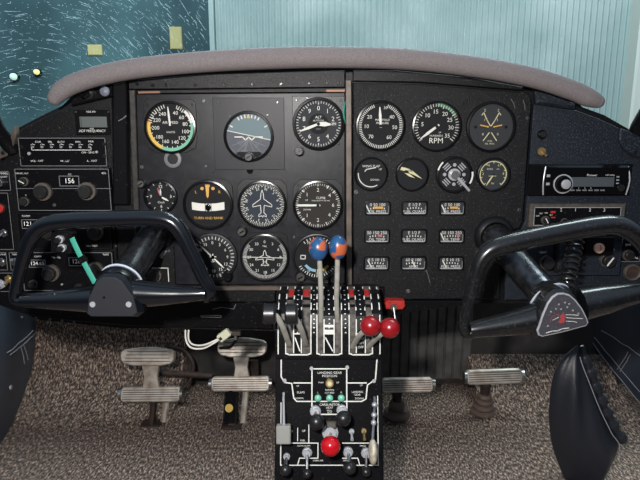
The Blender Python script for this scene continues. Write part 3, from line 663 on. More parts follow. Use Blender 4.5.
def d_vac(k, f, r):
    k.arc(f, .84*r, .9*r, -140, 140, C1, 'cream'); k.ticks(f, .74*r, .9*r, rng(-140, 140, 8), .05*r, C2, 'cream'); nums(k, f, .68*r, ((-86, '2'), (-28, '4'), (28, '6'), (86, '8')), .22*r, 'cream')
    k.text(f, 'GYRO', .15*r, C1, 'white', -.24*r, .36*r); k.text(f, 'AIR', .13*r, C1, 'white', .3*r, .36*r); k.line(f, [(-.3*r, -.1*r), (.2*r, -.1*r)], .03*r, C1, 'cream'); k.text(f, 'IN', .18*r, C1, 'cream', 0, -.6*r)
gauge('suction_gauge', 'small round gauge with cream scale, last in the second engine row', 493, 174.5, 17, 15, d_vac, [needle(212, 0, .86, .05, 'cream')], dial='dialgrey')

# nine small rectangular engine gauges
def small(px, py, lines, lab, needles=(), band=None):
    f = pf(px, py); s = S(px, py, 0); t = thing('strip_gauge', lab, 'gauge', f.o, 'small rectangular engine gauges')
    o = rrect(26*s, 14.5*s, 2.5*s); i = rrect(23*s, 11.6*s, 2*s); k = MB(); n = len(o)
    vs = [f.p(a, b, -.001) for a, b in o] + [f.p(a, b, .003) for a, b in o] + [f.p(a, b, .0034) for a, b in i] + [f.p(a, b, .0004) for a, b in i]
    k.add(vs, [[q*n+j, q*n+(j+1) % n, (q+1)*n+(j+1) % n, (q+1)*n+j] for q in range(3) for j in range(n)], 'bezel'); k.build('bezel', t)
    k = MB(); k.poly([f.p(a, b, .0006) for a, b in i], 'dialgrey')
    k.text(f, lines[0], 4.4*s, .0009, 'white', 0, 3.2*s)
    k.ticks(f.at(0, -30*s), 29.4*s, 31*s, rng(-13, 13, 5), .9*s, .0009, 'white')
    if band: k.box(f.at(band[0]*s, .4*s), band[1]*.62*s, 2.2*s, .0006, .001, band[2])
    k.text(f, lines[1], 3.9*s, .0011, 'white', 0, -3.6*s); k.build('dial', t)
    for x in needles:
        k = MB(); k.line(f.at(x*s, 0), [(-2.5*s, 3*s), (1*s, -4*s)], 1.1*s, .0016, 'white'); k.build('needle', t)
    k = MB(); k.box(f.at(0, -5.4*s), 22*s, 1.0*s, .0006, .0031, 'silver'); k.box(f.at(11*s, -1.5*s), .7*s, 7*s, .0006, .0031, 'greyring'); k.build('glass_rim', t)
    k = MB(); k.poly([f.p(a, b, .0028) for a, b in i], 'glass'); k.build('glass', t)
for r_, (py, rows) in enumerate(((208, (('0 50 100', 'OIL PRESS', 'first in the top row, orange band', (-9,), (1, 15, 'orange')), ('E 1/2 F', 'FUEL QUANT', 'middle of the top row, marked E 1/2 F', (), None), ('0 50 100', 'OIL PRESS', 'last in the top row, orange band', (-8,), (2, 13, 'orange')))),
                                 (236, (('50 150 250', 'OIL TEMP', 'first in the middle row, red mark at right', (), (3, 7, 'pink')), ('E 1/2 F', 'FUEL QUANT', 'middle of the middle row, marked E 1/2 F', (), None), ('50 150 250', 'OIL TEMP', 'last in the middle row, red mark at right', (-8.5,), (7, 5, 'pink')))),
                                 (263, (('0 5 10 15', 'FUEL PRESS', 'first in the bottom row, white pointer at left', (-6,), None), ('60 0 100', 'AMPS', 'middle of the bottom row, white pointer at centre', (1,), None), ('0 5 10 15', 'FUEL PRESS', 'last in the bottom row, white pointer at left', (-6,), None))))):
    for c_, (a, b, lab, nd, bd) in enumerate(rows):
        small((377.5, 414.5, 452)[c_] - r_*.6, py, (a, b), 'small rectangular gauge, ' + lab, nd, bd)

# ================================================================== RADIOS AND SWITCHES, LEFT
def unit(name, label, px0, py0, px1, py1, Yf, m, cat='radio', edge=None, bev=.001):
    """a boxed instrument: px0..py1 is its face at plane Yf, its body runs back into the panel"""
    a, b = P(px0, py0, Yf), P(px1, py1, Yf); c = (a + b) / 2; c.y = Yf; f = Fr(c); w, h = b.x - a.x, a.z - b.z
    t = thing(name, label, cat, c); k = MB(); k.box(f, w, h, Yf - .001, 0, m, bev); k.build('faceplate', t)
    if edge:
        k = MB(); k.line(f, [(-w/2+.001, -h/2+.001), (w/2-.001, -h/2+.001), (w/2-.001, h/2-.001), (-w/2+.001, h/2-.001)], .0011, .0002, edge, True); k.build('edge_wear', t)
    return t, f, w, h
def knob(t, px, py, Yf, r, h, m='knob', skirt=None, name='knob', pointer=False):
    f = pf(px, py, Yf); s = S(px, py, Yf); k = MB()
    if skirt: k.cyl(f, skirt*s, -.0005, h*.4, 'wornknob', 28)
    n = 28
    prof = [(r*s*(1.0 if i % 2 else .95)*math.sin(2*PI*i/n), r*s*(1.0 if i % 2 else .95)*math.cos(2*PI*i/n)) for i in range(n)]
    k.prism(f, prof, -.0005, h, m, .0008)
    if pointer: k.box(f.rot(pointer), r*s*.22, r*s*1.7, h, h+.0008, 'white')
    return k.build(name, t)
def toggle(t, px, py, Yf, up=True, m='steel', ln=.011, r=2.4, dx=0):
    f = pf(px, py, Yf); s = S(px, py, Yf); k = MB(); k.prism(f, circ(r*s, 6), -.0005, .0025, m, .0005); k.cyl(f, r*s*.6, .0025, .0045, m, 12)
    k.rod(f.p(0, 0, .004), f.p(dx*ln, (ln*.7 if up else -ln*.7), .004 + ln*.75), r*s*.26, m, r*s*.42, 10); return k.build('toggle', t)
def window_digits(t, px, py, Yf, w, h, s_, frame='greyring'):
    f = pf(px, py, Yf); s = S(px, py, Yf); o = rrect(w*s, h*s, .001); i = rrect(w*s - .0022, h*s - .0022, .0006); n = len(o); k = MB()
    vs = [f.p(a, b, -.0004) for a, b in o] + [f.p(a, b, .0014) for a, b in o] + [f.p(a, b, .0014) for a, b in i] + [f.p(a, b, .0003) for a, b in i]
    k.add(vs, [[q*n+j, q*n+(j+1) % n, (q+1)*n+(j+1) % n, (q+1)*n+j] for q in range(3) for j in range(n)], frame); fo = k.build('digit_window', t)
    k = MB(); k.poly([f.p(a, b, .0003) for a, b in i], 'bezel')
    nch = len(s_)
    k.text(f, s_, h*s*.66, .0006, 'digit', 0, 0); k.build('digits', fo)
def label_text(t, items, name='lettering', m='white'):
    k = MB()
    for px, py, Yf, tx, sz in items: k.text(pf(px, py, Yf), tx, sz*S(px, py, Yf), .0004, m)
    return k.build(name, t)
t, f, w, h = unit('frequency_display', 'grey liquid crystal ADF frequency display at the top of the radio stack', 74, 110, 111, 135, -.002, 'black', 'display')
k = MB(); s = S(94, 122, 0); g = pf(93.5, 122, -.002); k.box(g, 27*s, 10.5*s, -.0004, .0012, 'lcd', .0004); k.box(g.at(-12*s, 0), 1*s, 10*s, .0004, .0013, 'wheelwin'); k.build('screen', t)
label_text(t, [(91, 111.8, -.002, 'NDB 400', 2.4), (92, 126.6+2.0, -.002, 'KHZ', 2.2), (92.5, 131, -.002, 'ADF FREQUENCY', 3.4)])
for q in ((76, 112), (108.5, 112)): screw(t, pf(*q, -.002), .0014)
t, f, w, h = unit('audio_selector_panel', 'black audio panel with a row of seven small white-marked switches', 17.5, 137.5, 107.5, 166.5, -.004, 'black', 'audio panel', 'greyring')
for i in range(7):
    px = 33 + i*9.5; toggle(t, px, 147, -.004, True, 'silver', .006, 1.3, .3)
k = MB(); g = pf(61, 149.5, -.004); s = S(61, 150, 0); k.line(g, [(-29*s, 2*s), (-29*s, -.5*s), (30*s, -.5*s), (30*s, 2*s)], .0010, .0004, 'white')
for i in range(7): k.line(g, [((-28+9.5*i)*s, 5.5*s), ((-25.5+9.5*i)*s, 4.5*s)], .0008, .0004, 'white')
k.build('white_line', t)
label_text(t, [(38, 142, -.004, 'COM', 2.6), (50, 142, -.004, 'SPK', 2.6), (61, 142, -.004, 'AUTO', 2.6), (78, 142, -.004, 'PHN', 2.6), (91, 141.5, -.004, 'MKR', 2.6), (37, 161, -.004, 'VOL - OFF', 2.8), (65, 161, -.004, 'HI - LO', 2.8), (92, 161, -.004, 'A - TEST', 2.8), (88, 152.5, -.004, 'ON - SENS', 2.8)])
for q in ((21.5, 147), (22, 158), (104, 144), (104.5, 156)): screw(t, pf(*q, -.004), .003, 'dscrew')
k = MB(); k.cyl(pf(29.5, 153.5, -.004), 1.6*s, -.0004, .002, 'silver', 16); k.build('marker_lamp', t)
k = MB(); k.cyl(pf(97, 152, -.004), 1.3*s, -.0004, .002, 'silver', 16); k.build('jack', t)
t, f, w, h = unit('adf_receiver', 'black radio receiver showing 156 with two large knobs', 14, 168.5, 112, 211, -.012, 'black', 'radio', 'greyring', .002)
k = MB(); g = pf(63, 188.5, -.012); s = S(63, 188, -.012); k.line(g, [(-47*s, 0), (48*s, 0)], .0009, .0004, 'greyring'); k.build('divider_line', t)
window_digits(t, 69.5, 181, -.012, 20, 10.5, '156'); knob(t, 44, 191.5, -.012, 6.6, .016, skirt=9); knob(t, 88, 191, -.012, 6.6, .016, skirt=9)
knob(t, 24.5, 181.5, -.012, 3.6, .01, pointer=60, skirt=4.6); knob(t, 25, 201.5, -.012, 3.8, .01, skirt=4.6)
label_text(t, [(22, 173.5, -.012, 'OFF REC ANT', 2.2), (70, 174.5, -.012, 'KC', 2.4), (104, 173.3, -.012, 'BFO', 2.4), (26, 195.5, -.012, 'V', 2.4)])
screw(t, pf(54.5, 205, -.012), .0028); 
t, f, w, h = unit('com_radio', 'upper black communication radio mostly hidden behind the left yoke rim', 16, 212.5, 112, 249, -.008, 'black', 'radio', 'dscrew')
window_digits(t, 30, 224, -.008, 16, 9.5, '121.9'); window_digits(t, 78, 224, -.008, 16, 9, '108.1'); knob(t, 50, 232, -.008, 6, .014, skirt=8); knob(t, 96, 232, -.008, 6, .014, skirt=8)
label_text(t, [(26, 216, -.008, 'COMM', 2.6), (92, 246, -.008, 'NAV TEST', 2.6)])
t, f, w, h = unit('nav_com_radio', 'lower black radio showing 124.65 and 126 inside the left yoke', 20, 252, 115, 291, -.008, 'black', 'radio', 'greyring')
window_digits(t, 37.5, 263.5, -.008, 17, 8, '124.65'); window_digits(t, 78.5, 261.5, -.008, 19, 9, '126.3'); knob(t, 52, 272.5, -.008, 6.4, .016, skirt=8.6); knob(t, 96, 270, -.008, 6.6, .016, skirt=8.6)
knob(t, 34, 284, -.008, 3.6, .009, skirt=4.5); knob(t, 80, 286, -.008, 3.6, .009)
label_text(t, [(38, 256.5, -.008, 'COMM', 2.4), (56, 257.5, -.008, 'VOL - SQ', 2.2), (106, 254.5, -.008, 'NAV', 3), (62, 284, -.008, 'o', 4)])
# switch plates at the far left
t, f, w, h = unit('light_switch_plate', 'small black switch plate with one dimmer knob at the far left edge', -14, 171, 11.5, 191, -.002, 'black', 'switch plate', 'greyring')
knob(t, 1.5, 182.5, -.002, 4.4, .011, 'steel'); label_text(t, [(4, 173.5, -.002, 'PANEL', 3), (4, 176.8, -.002, 'LIGHT', 2.6)])
t, f, w, h = unit('starter_plate', 'black plate with a red push button and a toggle switch, far left', -14, 192.5, 14.5, 250, -.002, 'black', 'switch plate', 'greyring')
f = pf(1, 208, -.002); s = S(0, 208, 0); k = MB(); k.cyl(f, 5.6*s, -.0004, .003, 'dscrew', 24); k.build('button_ring', t); k = MB(); k.cyl(f, 4.4*s, .003, .008, 'red', 24, bev=.0012); k.build('push_button', t)
toggle(t, 4, 233, -.002, False, 'steel', .016, 4.2, -.6)
for i, (px, lab) in enumerate(((4, 'black plate with one round steel switch left of the lower radio, outer of two'), (15.5, 'black plate with one round steel switch touching the lower radio, inner of two'))):
    t, f, w, h = unit('circuit_breaker_plate', lab, px - 7 if i else -14, 252, px + (5 if i else 4.4), 270.5, -.003, 'black', 'switch plate', 'greyring')
    toggle(t, px - (2 if not i else 0), 262, -.003, True, 'steel', .009, 4.4)
    label_text(t, [(px-1, 254.5, -.003, 'TAXI' if i else 'LAND', 2.4)])
t, f, w, h = unit('ignition_switch_plate', 'black plate with a brass toggle at the far left under the steel switches', -14, 272.5, 18.5, 292, -.002, 'black', 'switch plate', 'greyring')
toggle(t, 9, 279, -.002, False, 'brass', .01, 4.2); toggle(t, 1, 284, -.002, False, 'silver', .014, 5)
# small vent knob and lamp by the glareshield
t = thing('vent_knob', 'small black rotary knob tucked under the left end of the glareshield', 'knob', P(90, 93, -.004)); f = pf(88, 92.5, -.002); s = S(88, 92, 0)
k = MB(); k.cyl(f, 7*s, -.0006, .004, 'dscrew', 28); k.build('skirt', t); k = MB(); k.cyl(f.at(-1*s, 0), 5.8*s, .0036, .016, 'gloss', 28, bev=.002); k.box(f.at(-3*s, 0), 2.4*s, .9*s, .016, .0164, 'white'); k.build('cap', t)
t = thing('dome_lamp', 'round pale blue frosted lamp next to the black knob under the glareshield', 'lamp', P(106, 92, -.004)); f = pf(105.5, 91.5, -.002); k = MB()
k.cyl(f, 5.6*s, -.0006, .003, 'bezel', 28); k.build('ring', t); k = MB(); k.lathe(f, [(4.9*s, .003), (4.6*s, .005), (3*s, .007), (1e-5, .0078)], 'lightlens', 28); k.build('lens', t)
# plate with jacks right of the left yoke column
t, f, w, h = unit('jack_plate', 'black plate with a slotted knob and white bracket line right of the yoke column', 147, 247, 176, 291, -.004, 'dash', 'switch plate')
knob(t, 155, 275, -.004, 5.6, .012, skirt=7); k = MB(); s = S(155, 265, 0); g = pf(160, 268, -.004); k.line(g, [(-8*s, 0), (8*s, 0), (8*s, -14*s)], .0013, .0004, 'white'); k.build('white_line', t)
for q in ((169, 251), (169, 287), (150, 250)): screw(t, pf(*q, -.004), .0024)
k = MB(); k.prism(pf(163.5, 254, -.004).rot(-40), rrect(4*s, 9*s, 1.6*s), -.0004, .004, 'steel', .001); k.build('latch', t)
# black edge channel beside the stack
t, f, w, h = unit('bracket_rail', 'black vertical mounting rail with screws along the right side of the radio stack', 113.5, 206, 118.5, 290, -.006, 'black', 'rail')
for q in ((116, 215), (116, 246), (116, 282)): screw(t, pf(*q, -.006), .002)

# ================================================================== RIGHT SIDE EQUIPMENT
t = thing('black_button', 'small round black push knob above the brass nut on the right vinyl panel', 'knob', P(541.5, 134.5, 0)); k = MB(); f = pf(541.5, 134.5); s = S(541, 134, 0)
k.cyl(f, 4.6*s, -.0008, .003, 'bezel', 24); k.build('ring', t); k = MB(); k.cyl(f, 3*s, .0029, .009, 'knob', 20); k.build('cap', t)
t = thing('brass_toggle', 'brass toggle switch just above the left end of the car stereo', 'switch', P(541.5, 151.5, 0)); k = MB(); f = pf(541.5, 151.5)
k.prism(f, circ(4.4*s, 6), -.0008, .003, 'brass', .0006); k.build('nut', t); k = MB(); k.rod(f.p(0, 0, .002), f.p(.003, -.006, .014), 1*s, 'brass', 1.5*s, 12); k.build('bat', t)
t = thing('corner_bracket', 'rounded black bracket with a screw at the right end of the dashboard', 'bracket', P(632, 145, 0))
fr, o = pix_outline([(620, 128), (629, 131), (642, 138), (655, 146), (655, 160), (634, 157), (624, 150), (619, 140)], -.004); k = MB(); k.prism(fr, o, -.005, .002, 'vinyl', .002); k.build('plate', t); screw(t, pf(635, 152.5, -.006), .004, 'dscrew')
# car stereo
t, f, w, h = unit('car_stereo', 'gloss black car stereo with silver volume knob set in the right panel', 530, 164, 630, 196, -.004, 'bezel', 'stereo', None, .002)
s = S(580, 180, -.004); k = MB(); g = pf(583, 180.5, -.004)
k.prism(g, [(-41*s, -14*s), (-39*s, 15*s), (43*s, 15*s), (45*s, 12*s), (43*s, -13.5*s)], -.0004, .008, 'gloss', .003); k.build('front', t)
k = MB(); k.box(g.at(6*s, -1.0*s), 45*s, 9.4*s, .0078, .0092, 'lcddark', .0004); k.build('screen', t)
for x0, bow in ((-40.5, -1), (42.5, 1)):
    k = MB(); k.tube(spline([g.p((x0 - bow*.6)*s, 14*s, .006), g.p((x0 + bow*1.2)*s, 0, .0085), g.p((x0 - bow*.2)*s, -14*s, .006)], 6), .0012, 'silver', 8); k.build('side_trim', t)
vk = g.at(-22*s, -3*s); k = MB(); k.lathe(vk, [(9.6*s, .0075), (9.6*s, .0095), (8.6*s, .0098), (8.2*s, .0088)], 'silver', 36); k.cyl(vk, 7.6*s, .0075, .014, 'gloss', 32); ko = k.build('volume_knob', t)
k = MB(); k.lathe(vk.at(1.4*s, 0), [(4.8*s, .0138), (4.6*s, .0158), (3.6*s, .0164), (1e-5, .0166)], 'silver', 28); k.build('knob_cap', ko)
for i in range(2): k = MB(); k.box(g.at(-37*s, (5 - 8*i)*s), 3.4*s, 2.6*s, .0078, .009, 'silver', .0004); k.build('button', t)
for i in range(6): k = MB(); k.box(g.at((-12 + 6*i)*s, -9.3*s), 4.4*s, 1.5*s, .0078, .0086, 'greyring', .0003); k.build('button', t)
for i in range(3): k = MB(); k.box(g.at(32*s, (4 - 3.2*i)*s), 2.8*s, 1.2*s, .0078, .0086, 'silver', .0003); k.build('button', t)
k = MB(); k.cyl(g.at(36*s, -7*s), 3.4*s, .0078, .0098, 'knob', 20); k.build('round_button', t)
k = MB(); k.text(g, 'Pioneer', 3.2*s, .0084, 'white', 6*s, 5.6*s); k.text(g, 'MP3 WMA', 2*s, .0084, 'white', 24*s, 5.6*s)
for i in range(4): k.text(g, str(i+1), 2*s, .0084, 'white', (-12+6*i)*s, -7.2*s)
k.build('lettering', t)
# transponder
t, f, w, h = unit('transponder', 'grey-edged transponder with four code dials under the car stereo', 530.5, 204, 624, 228, -.012, 'wornknob', 'transponder', None, .002)
s = S(577, 215, -.012); g = pf(577, 216, -.012); k = MB(); k.box(g.at(0, -.4*s), 86*s, 18*s, -.0003, .0006, 'black', .0002); k.line(g.at(0, -.4*s), [(-43*s, -9*s), (43*s, -9*s), (43*s, 9*s), (-43*s, 9*s)], .0010, .0009, 'silver', True); k.build('face', t)
for i in range(4): 
    px = 564 + i*14.2; knob(t, px, 221.5, -.0126, 2.8, .006, 'bezel', 3.4, 'code_dial'); 
label_text(t, [(561 + i*14.4, 210, -.0127, c, 4.5) for i, c in enumerate('2122')] + [(537.5, 216, -.0127, 'OFF', 2), (541, 213.5, -.0127, 'SBY', 2), (546, 213, -.0127, 'ON', 2), (551, 215, -.0127, 'ALT', 2)])
knob(t, 545, 220, -.0126, 3.4, .008, 'knob', 4.2, 'mode_knob', 30)
k = MB(); k.box(pf(553, 212, -.0127), 4.6*s, 2.2*s, -.0002, .001, 'red'); k.box(pf(553, 217.5, -.0127), 4*s, 1.2*s, -.0002, .001, 'red'); k.build('ident_lamp', t)
# lower right: heater plate, socket, jack
t, f, w, h = unit('heater_control_plate', 'dark control plate behind the right yoke with two black knobs', 522, 243, 620, 276, -.004, 'vinyl', 'control plate', 'bezel')
knob(t, 545.5, 262, -.004, 6, .016, skirt=7); knob(t, 606, 260, -.004, 6, .014, skirt=7, pointer=-35)
label_text(t, [(543, 252.5, -.004, 'HEAT', 3), (609, 249.5, -.004, 'CABIN AIR', 2.4)])
t, f, w, h = unit('recess_box', 'plain dark grey box behind the coiled cord in the right panel', 557, 240, 581, 272, -.012, 'plate', 'box')
k = MB(); k.box(f, w*.8, h*.8, 0, .0012, 'vinyl', .0006); k.build('lid', t)
t, f, w, h = unit('indicator_plate', 'square black plate with a round salmon button behind the right yoke rim', 587, 237, 613, 255.5, -.014, 'bezel', 'switch plate')
f = pf(598.5, 248, -.014); s = S(598, 247, 0); k = MB(); k.cyl(f, 5*s, -.0004, .005, 'salmon', 28, bev=.001); k.build('button', t); k = MB(); k.line(f, [(0, 3*s), (1*s, 0), (0, -2*s)], .001, .0054, 'rust'); k.build('mark', t)
t, f, w, h = unit('dimmer_plate', 'narrow plate with lines and a small knob at the far right', 622, 238, 640, 262, -.003, 'black', 'switch plate', 'greyring')
knob(t, 627.5, 255, -.003, 4.5, .01, skirt=5.5); label_text(t, [(628, 245, -.003, 'DIM', 3), (636, 258, -.003, 'PNL', 3)])
t = thing('cigar_lighter', 'round open metal socket ring at the lower right of the dashboard', 'socket', P(631.5, 272, 0)); f = pf(631.5, 272); s = S(631, 272, 0)
k = MB(); k.lathe(f, [(8.4*s, -.001), (8.4*s, .004), (7.6*s, .006), (6.4*s, .005), (6*s, .0005)], 'rail', 32); k.build('ring', t); k = MB(); k.cyl(f, 6*s, -.0008, .0008, 'rust', 28); k.build('bore', t)

# ================================================================== CONTROL YOKES
def col_bushing(px, py, label, m='dash'):
    f = pf(px, py); s = S(px, py, 0); t = thing('column_bushing', label, 'bushing', f.o)
    k = MB(); k.lathe(f, [(20*s, -.0008), (20*s, .002), (19*s, .005), (17*s, .008), (15*s, .010), (13*s, .006)], m, 36); k.build('flange', t)
    for a in (20, 110, 200, 290): screw(t, f.at(18*s*math.sin(R(a)), 18*s*math.cos(R(a))), .0015, 'dscrew', .006)
YY = -.165
def yoke(label, rim, rr, hub, tilt, wall, colr, spokes, ringm, worn):
    sy = S(hub[0], hub[1], YY); hc = P(hub[0], hub[1], YY); t = thing('control_yoke', label, 'control yoke', hc, 'control yokes')
    m = 'yokeworn' if worn else 'yoke'
    pts = spline([P(x, y, YY) for x, y in rim], 7); n = len(pts); radii = []
    for i in range(n):
        q = i / (n - 1) * (len(rim) - 1); a = int(min(q, len(rim) - 2)); u = q - a; radii.append((rr[a]*(1-u) + rr[a+1]*u) * sy)
    k = MB(); k.tube(pts, radii, m, 18, up=(0, -1, 0), flat=(1, 1.05)); k.ball(pts[0], radii[0], m); k.ball(pts[-1], radii[-1], m); k.build('rim', t)
    for sp in spokes:
        p = spline([P(x, y, YY) for x, y, _ in sp], 6); n = len(p); rad = []
        for i in range(n):
            q = i/(n-1)*(len(sp)-1); a = int(min(q, len(sp)-2)); u = q-a; rad.append((sp[a][2]*(1-u)+sp[a+1][2]*u)*sy)
        k = MB(); k.tube(p, rad, m, 18, up=(0, -1, 0), flat=(1, 1.05)); k.build('spoke', t)
    f = Fr(hc).rot(tilt)
    # column from hub to the panel, with a collar
    w = P(*wall, -.016); d = (w - hc).normalized(); k = MB(); k.rod(hc + d*.010, w, colr, 'colm', seg=28); k.build('column', t)
    k = MB(); g = axis_frame(hc + d*.0, hc + d*.05)
    k.lathe(g, [(colr*1.38, -.004), (colr*1.46, .010), (colr*1.36, .020), (colr*1.12, .028), (colr*1.0, .034)], m, 32); k.build('hub_collar', t)
    k = MB(); k.lathe(g, [(colr*1.36, .0195), (colr*1.43, .0205), (colr*1.41, .0222), (colr*1.25, .023)], ringm, 32); k.build('collar_ring', t)
    return t, f, sy, hc
tl, f, s, hc = yoke('left control yoke with a plain grey hub cover and two white screws',
    [(24, 302), (15, 299), (17, 284), (24, 257), (33, 235), (46, 224.5), (66, 221), (95, 219.5), (125, 218.5), (152, 218), (169, 221), (180, 231), (191, 252), (202, 275), (210, 290), (207, 298)],
    [5, 5, 6, 6.5, 7.2, 8, 8.2, 8.2, 8.2, 8, 8, 7.6, 7, 6.6, 6, 4.6], (116, 291), 0, (156, 231), .0225,
    [[(100, 298, 15), (80, 299, 12.5), (50, 300, 9.2), (22, 300.5, 6.4)], [(132, 293, 15), (155, 294, 12), (180, 294.2, 9), (206, 293.5, 6.5)]], 'whitering', False)
col_bushing(156, 231, 'black round bushing where the left yoke column enters the panel')
HUB = [(-26, -21), (-22, -24.5), (22, -24.5), (27, -20), (24, -4), (13, 14), (6, 18.5), (-7, 18.5), (-14, 13), (-23, -4)]
f = f.at(1.5*s, 2.2*s); k = MB(); k.prism(f, [(a*s*1.08, b*s*1.02) for a, b in HUB], -.022, .024, 'yoke', .008); k.build('hub', tl)
k = MB(); k.prism(f, [(a*s*.92, b*s*.92) for a, b in HUB], .0238, .027, 'hub', .0012); hcov = k.build('hub_cover', tl)
for a in (-17.5, 17.5):
    k = MB(); k.cyl(f.at(a*s, -10*s), 2.8*s, .0268, .0282, 'silver', 16); o_ = k.build('screw', hcov)
k = MB(); k.cyl(f.at(-6*s, -3*s), 1.2*s, .0268, .0275, 'black', 12); k.build('keyhole', hcov)
tr, f, s, hc = yoke('right control yoke tilted up at the right with a triangular badge on its hub',
    [(474, 333), (466, 333), (464, 322), (469, 300), (475, 278), (481, 260), (492, 249), (510, 243.5), (540, 236.5), (570, 230.5), (596, 226), (615, 225), (630, 231), (645, 246), (657, 268), (664, 288), (660, 296)],
    [5, 5.4, 6, 6.3, 7, 8, 9, 9.8, 10, 10, 10, 9.6, 9, 8, 7, 6, 5], (558, 310), 9, (494, 236), .0225,
    [[(540, 317, 16), (520, 321.5, 13.5), (495, 326, 10.5), (470, 330, 7.5)], [(580, 304, 17), (605, 299, 15), (630, 294, 11.5), (662, 290, 7)]], 'whitering', True)
col_bushing(494, 236, 'worn round bushing where the right yoke column enters the panel', 'plate')
f = Fr(P(555.2, 309.2, YY)); BAD = [(x - 561.5, 313 - y) for x, y in ((537, 328.5), (538.5, 324), (541, 313), (545, 301), (549, 294.5), (554, 291), (560, 290.5), (566, 292.5), (572, 297.5), (579, 306), (585, 316.5), (586.5, 320.5), (584.5, 324), (562, 330.5), (543, 335), (539, 333.5))]
k = MB(); k.prism(f, [(a*s*1.14, b*s*1.14) for a, b in BAD], -.022, .024, 'yokeworn', .005); k.build('hub', tr)
k = MB(); k.prism(f, [(a*s, b*s) for a, b in BAD], .0238, .0268, 'silver', .0008); bd = k.build('badge', tr)
k = MB(); k.prism(f, inset([(a*s, b*s) for a, b in BAD], .0019), .0267, .0272, 'badge'); k.build('badge_face', bd)
k = MB()
f = f.rot(9)
for x, y in ((-12, 6), (-7, 8), (-2, 7), (4, 8), (9, 4), (-4, 12), (2, 13), (6, 11), (-16, -8), (14, 0)): k.text(f, '*', 4.4*s, .0275, 'white', x*s, (y-1)*s)
k.poly([f.p(a*s, b*s, .0275) for a, b in ((-4, 0), (-1.5, 2), (1, 1), (.5, -1.6), (1, -3), (0, -7), (-4, -7.4), (-6, -5.5), (-3, -3))], 'emred')
for y0, y1, x1 in ((0.5, -2, 14), (-2.5, -6, 18), (-6, -9, 12)): k.line(f, [(2*s, y0*s), (8*s, (y0*.6+y1*.4)*s), (x1*s, y1*s)], .0007, .0275, 'white')
k.line(f, [(-13*s, -4*s), (-12*s, 0), (-8*s, 2*s), (-4*s, 2*s)], .0007, .0275, 'emred'); k.line(f, [(-11*s, -3*s), (-5*s, -1*s)], .0007, .0275, 'white'); k.line(f, [(-18*s, -15*s), (-12*s, -14*s), (-7*s, -14.6*s), (-2*s, -13*s), (4*s, -13.4*s)], .0011, .0275, 'white')
k.build('emblem', bd)
# push-to-talk box hanging behind the left rim, and teal strap
t = thing('push_to_talk_box', 'small black box with two silver buttons hung inside the left yoke rim', 'switch box', P(62, 243, YY + .02))
f = pf(61, 243, YY + .006).rot(-6); s = S(61, 243, YY); k = MB(); k.prism(f, rrect(21*s, 22*s, 1.5*s), -.016, 0, 'black', .0015); k.build('box', t)
for dx, dy in ((-.5, 4), (2, -4.5)):
    k = MB(); k.cyl(f.at(dx*s, dy*s), 4*s, -.0004, .005, 'silver', 20); k.cyl(f.at((dx-.4)*s, (dy-.3)*s), 2.9*s, .005, .010, 'plate', 20); k.build('button', t)
t = thing('teal_strap', 'teal webbing strap hanging from the push-to-talk box to the left hub', 'strap', P(84, 260, YY))
k = MB(); p = spline([P(72, 238, YY - .004), P(76, 247, YY - .008), P(82, 259, YY - .010), P(89, 272, YY - .012), P(95, 283, YY - .013)], 5); k.tube(p, .0038, 'teal', 10, flat=(.25, 1), up=(1, 0, .4)); k.build('webbing', t)
k = MB(); k.box(Fr(P(82, 259.5, YY - .012)).rot(30), .011, .009, -.004, .0015, 'black', .001); k.build('slider', t)
# coil cord
t = thing('coiled_cord', 'black coiled cord hanging between the transponder and the right yoke hub', 'cord', P(572, 262, -.06))
A_, B_ = P(577, 236, -.045), P(565, 292, -.10); f = axis_frame(A_, B_); L_ = (B_ - A_).length; k = MB(); pts = []
for i in range(10*14 + 1):
    q = i/(10*14); a = 2*PI*10*q; pts.append(f.p(.0118*math.cos(a), .0118*math.sin(a), q*L_))
k.tube(pts, .0017, 'cordm', 8); k.build('coil', t)

# ================================================================== PEDESTAL AND QUADRANT
PROF = [(284, -.012), (288, -.030), (292, -.046), (298, -.066), (306, -.082), (316, -.093), (330, -.100), (345, -.104), (360, -.108), (400, -.122), (440, -.140), (480, -.158), (500, -.168)]
def prof_y(py):
    for (a, ya), (b, yb) in zip(PROF, PROF[1:]):
        if py <= b: return ya + (yb-ya)*(py-a)/(b-a)
    return PROF[-1][1]
XC = 329.0
def surf(px, py, c=0.0):
    """point on the pedestal face: x from the pixel column, c towards the viewer along the face normal"""
    y = prof_y(py); p = P(XC, py, y); x = (px - 320) / F * depth(XC, 360, -.108)
    e = 2.0; q = P(XC, py + e, prof_y(py + e)) - P(XC, py - e, prof_y(py - e)); nn = V((0, q.z, -q.y)).normalized()
    if nn.y > 0: nn = -nn
    return V((x, p.y, p.z)) + nn * c
def sfr(px, py, c=0.0):
    o = surf(px, py, c); vv = (surf(px, py - 2) - surf(px, py + 2)).normalized(); return Fr(o, (1, 0, 0), vv, V((1, 0, 0)).cross(vv))
def band(k, px0, px1, py0, py1, c0, c1, m, st=6):
    n = max(1, int(abs(py1-py0)/st)); vs = []
    for i in range(n + 1):
        y = py0 + (py1-py0)*i/n; vs += [surf(px0, y, c0), surf(px1, y, c0), surf(px1, y, c1), surf(px0, y, c1)]
    fs = [[0, 1, 2, 3], [4*n+3, 4*n+2, 4*n+1, 4*n]]
    for i in range(n):
        a = 4*i; b = a+4; fs += [[a+j, b+j, b+(j+1) % 4, a+(j+1) % 4] for j in range(4)]
    return k.add(vs, fs, m)
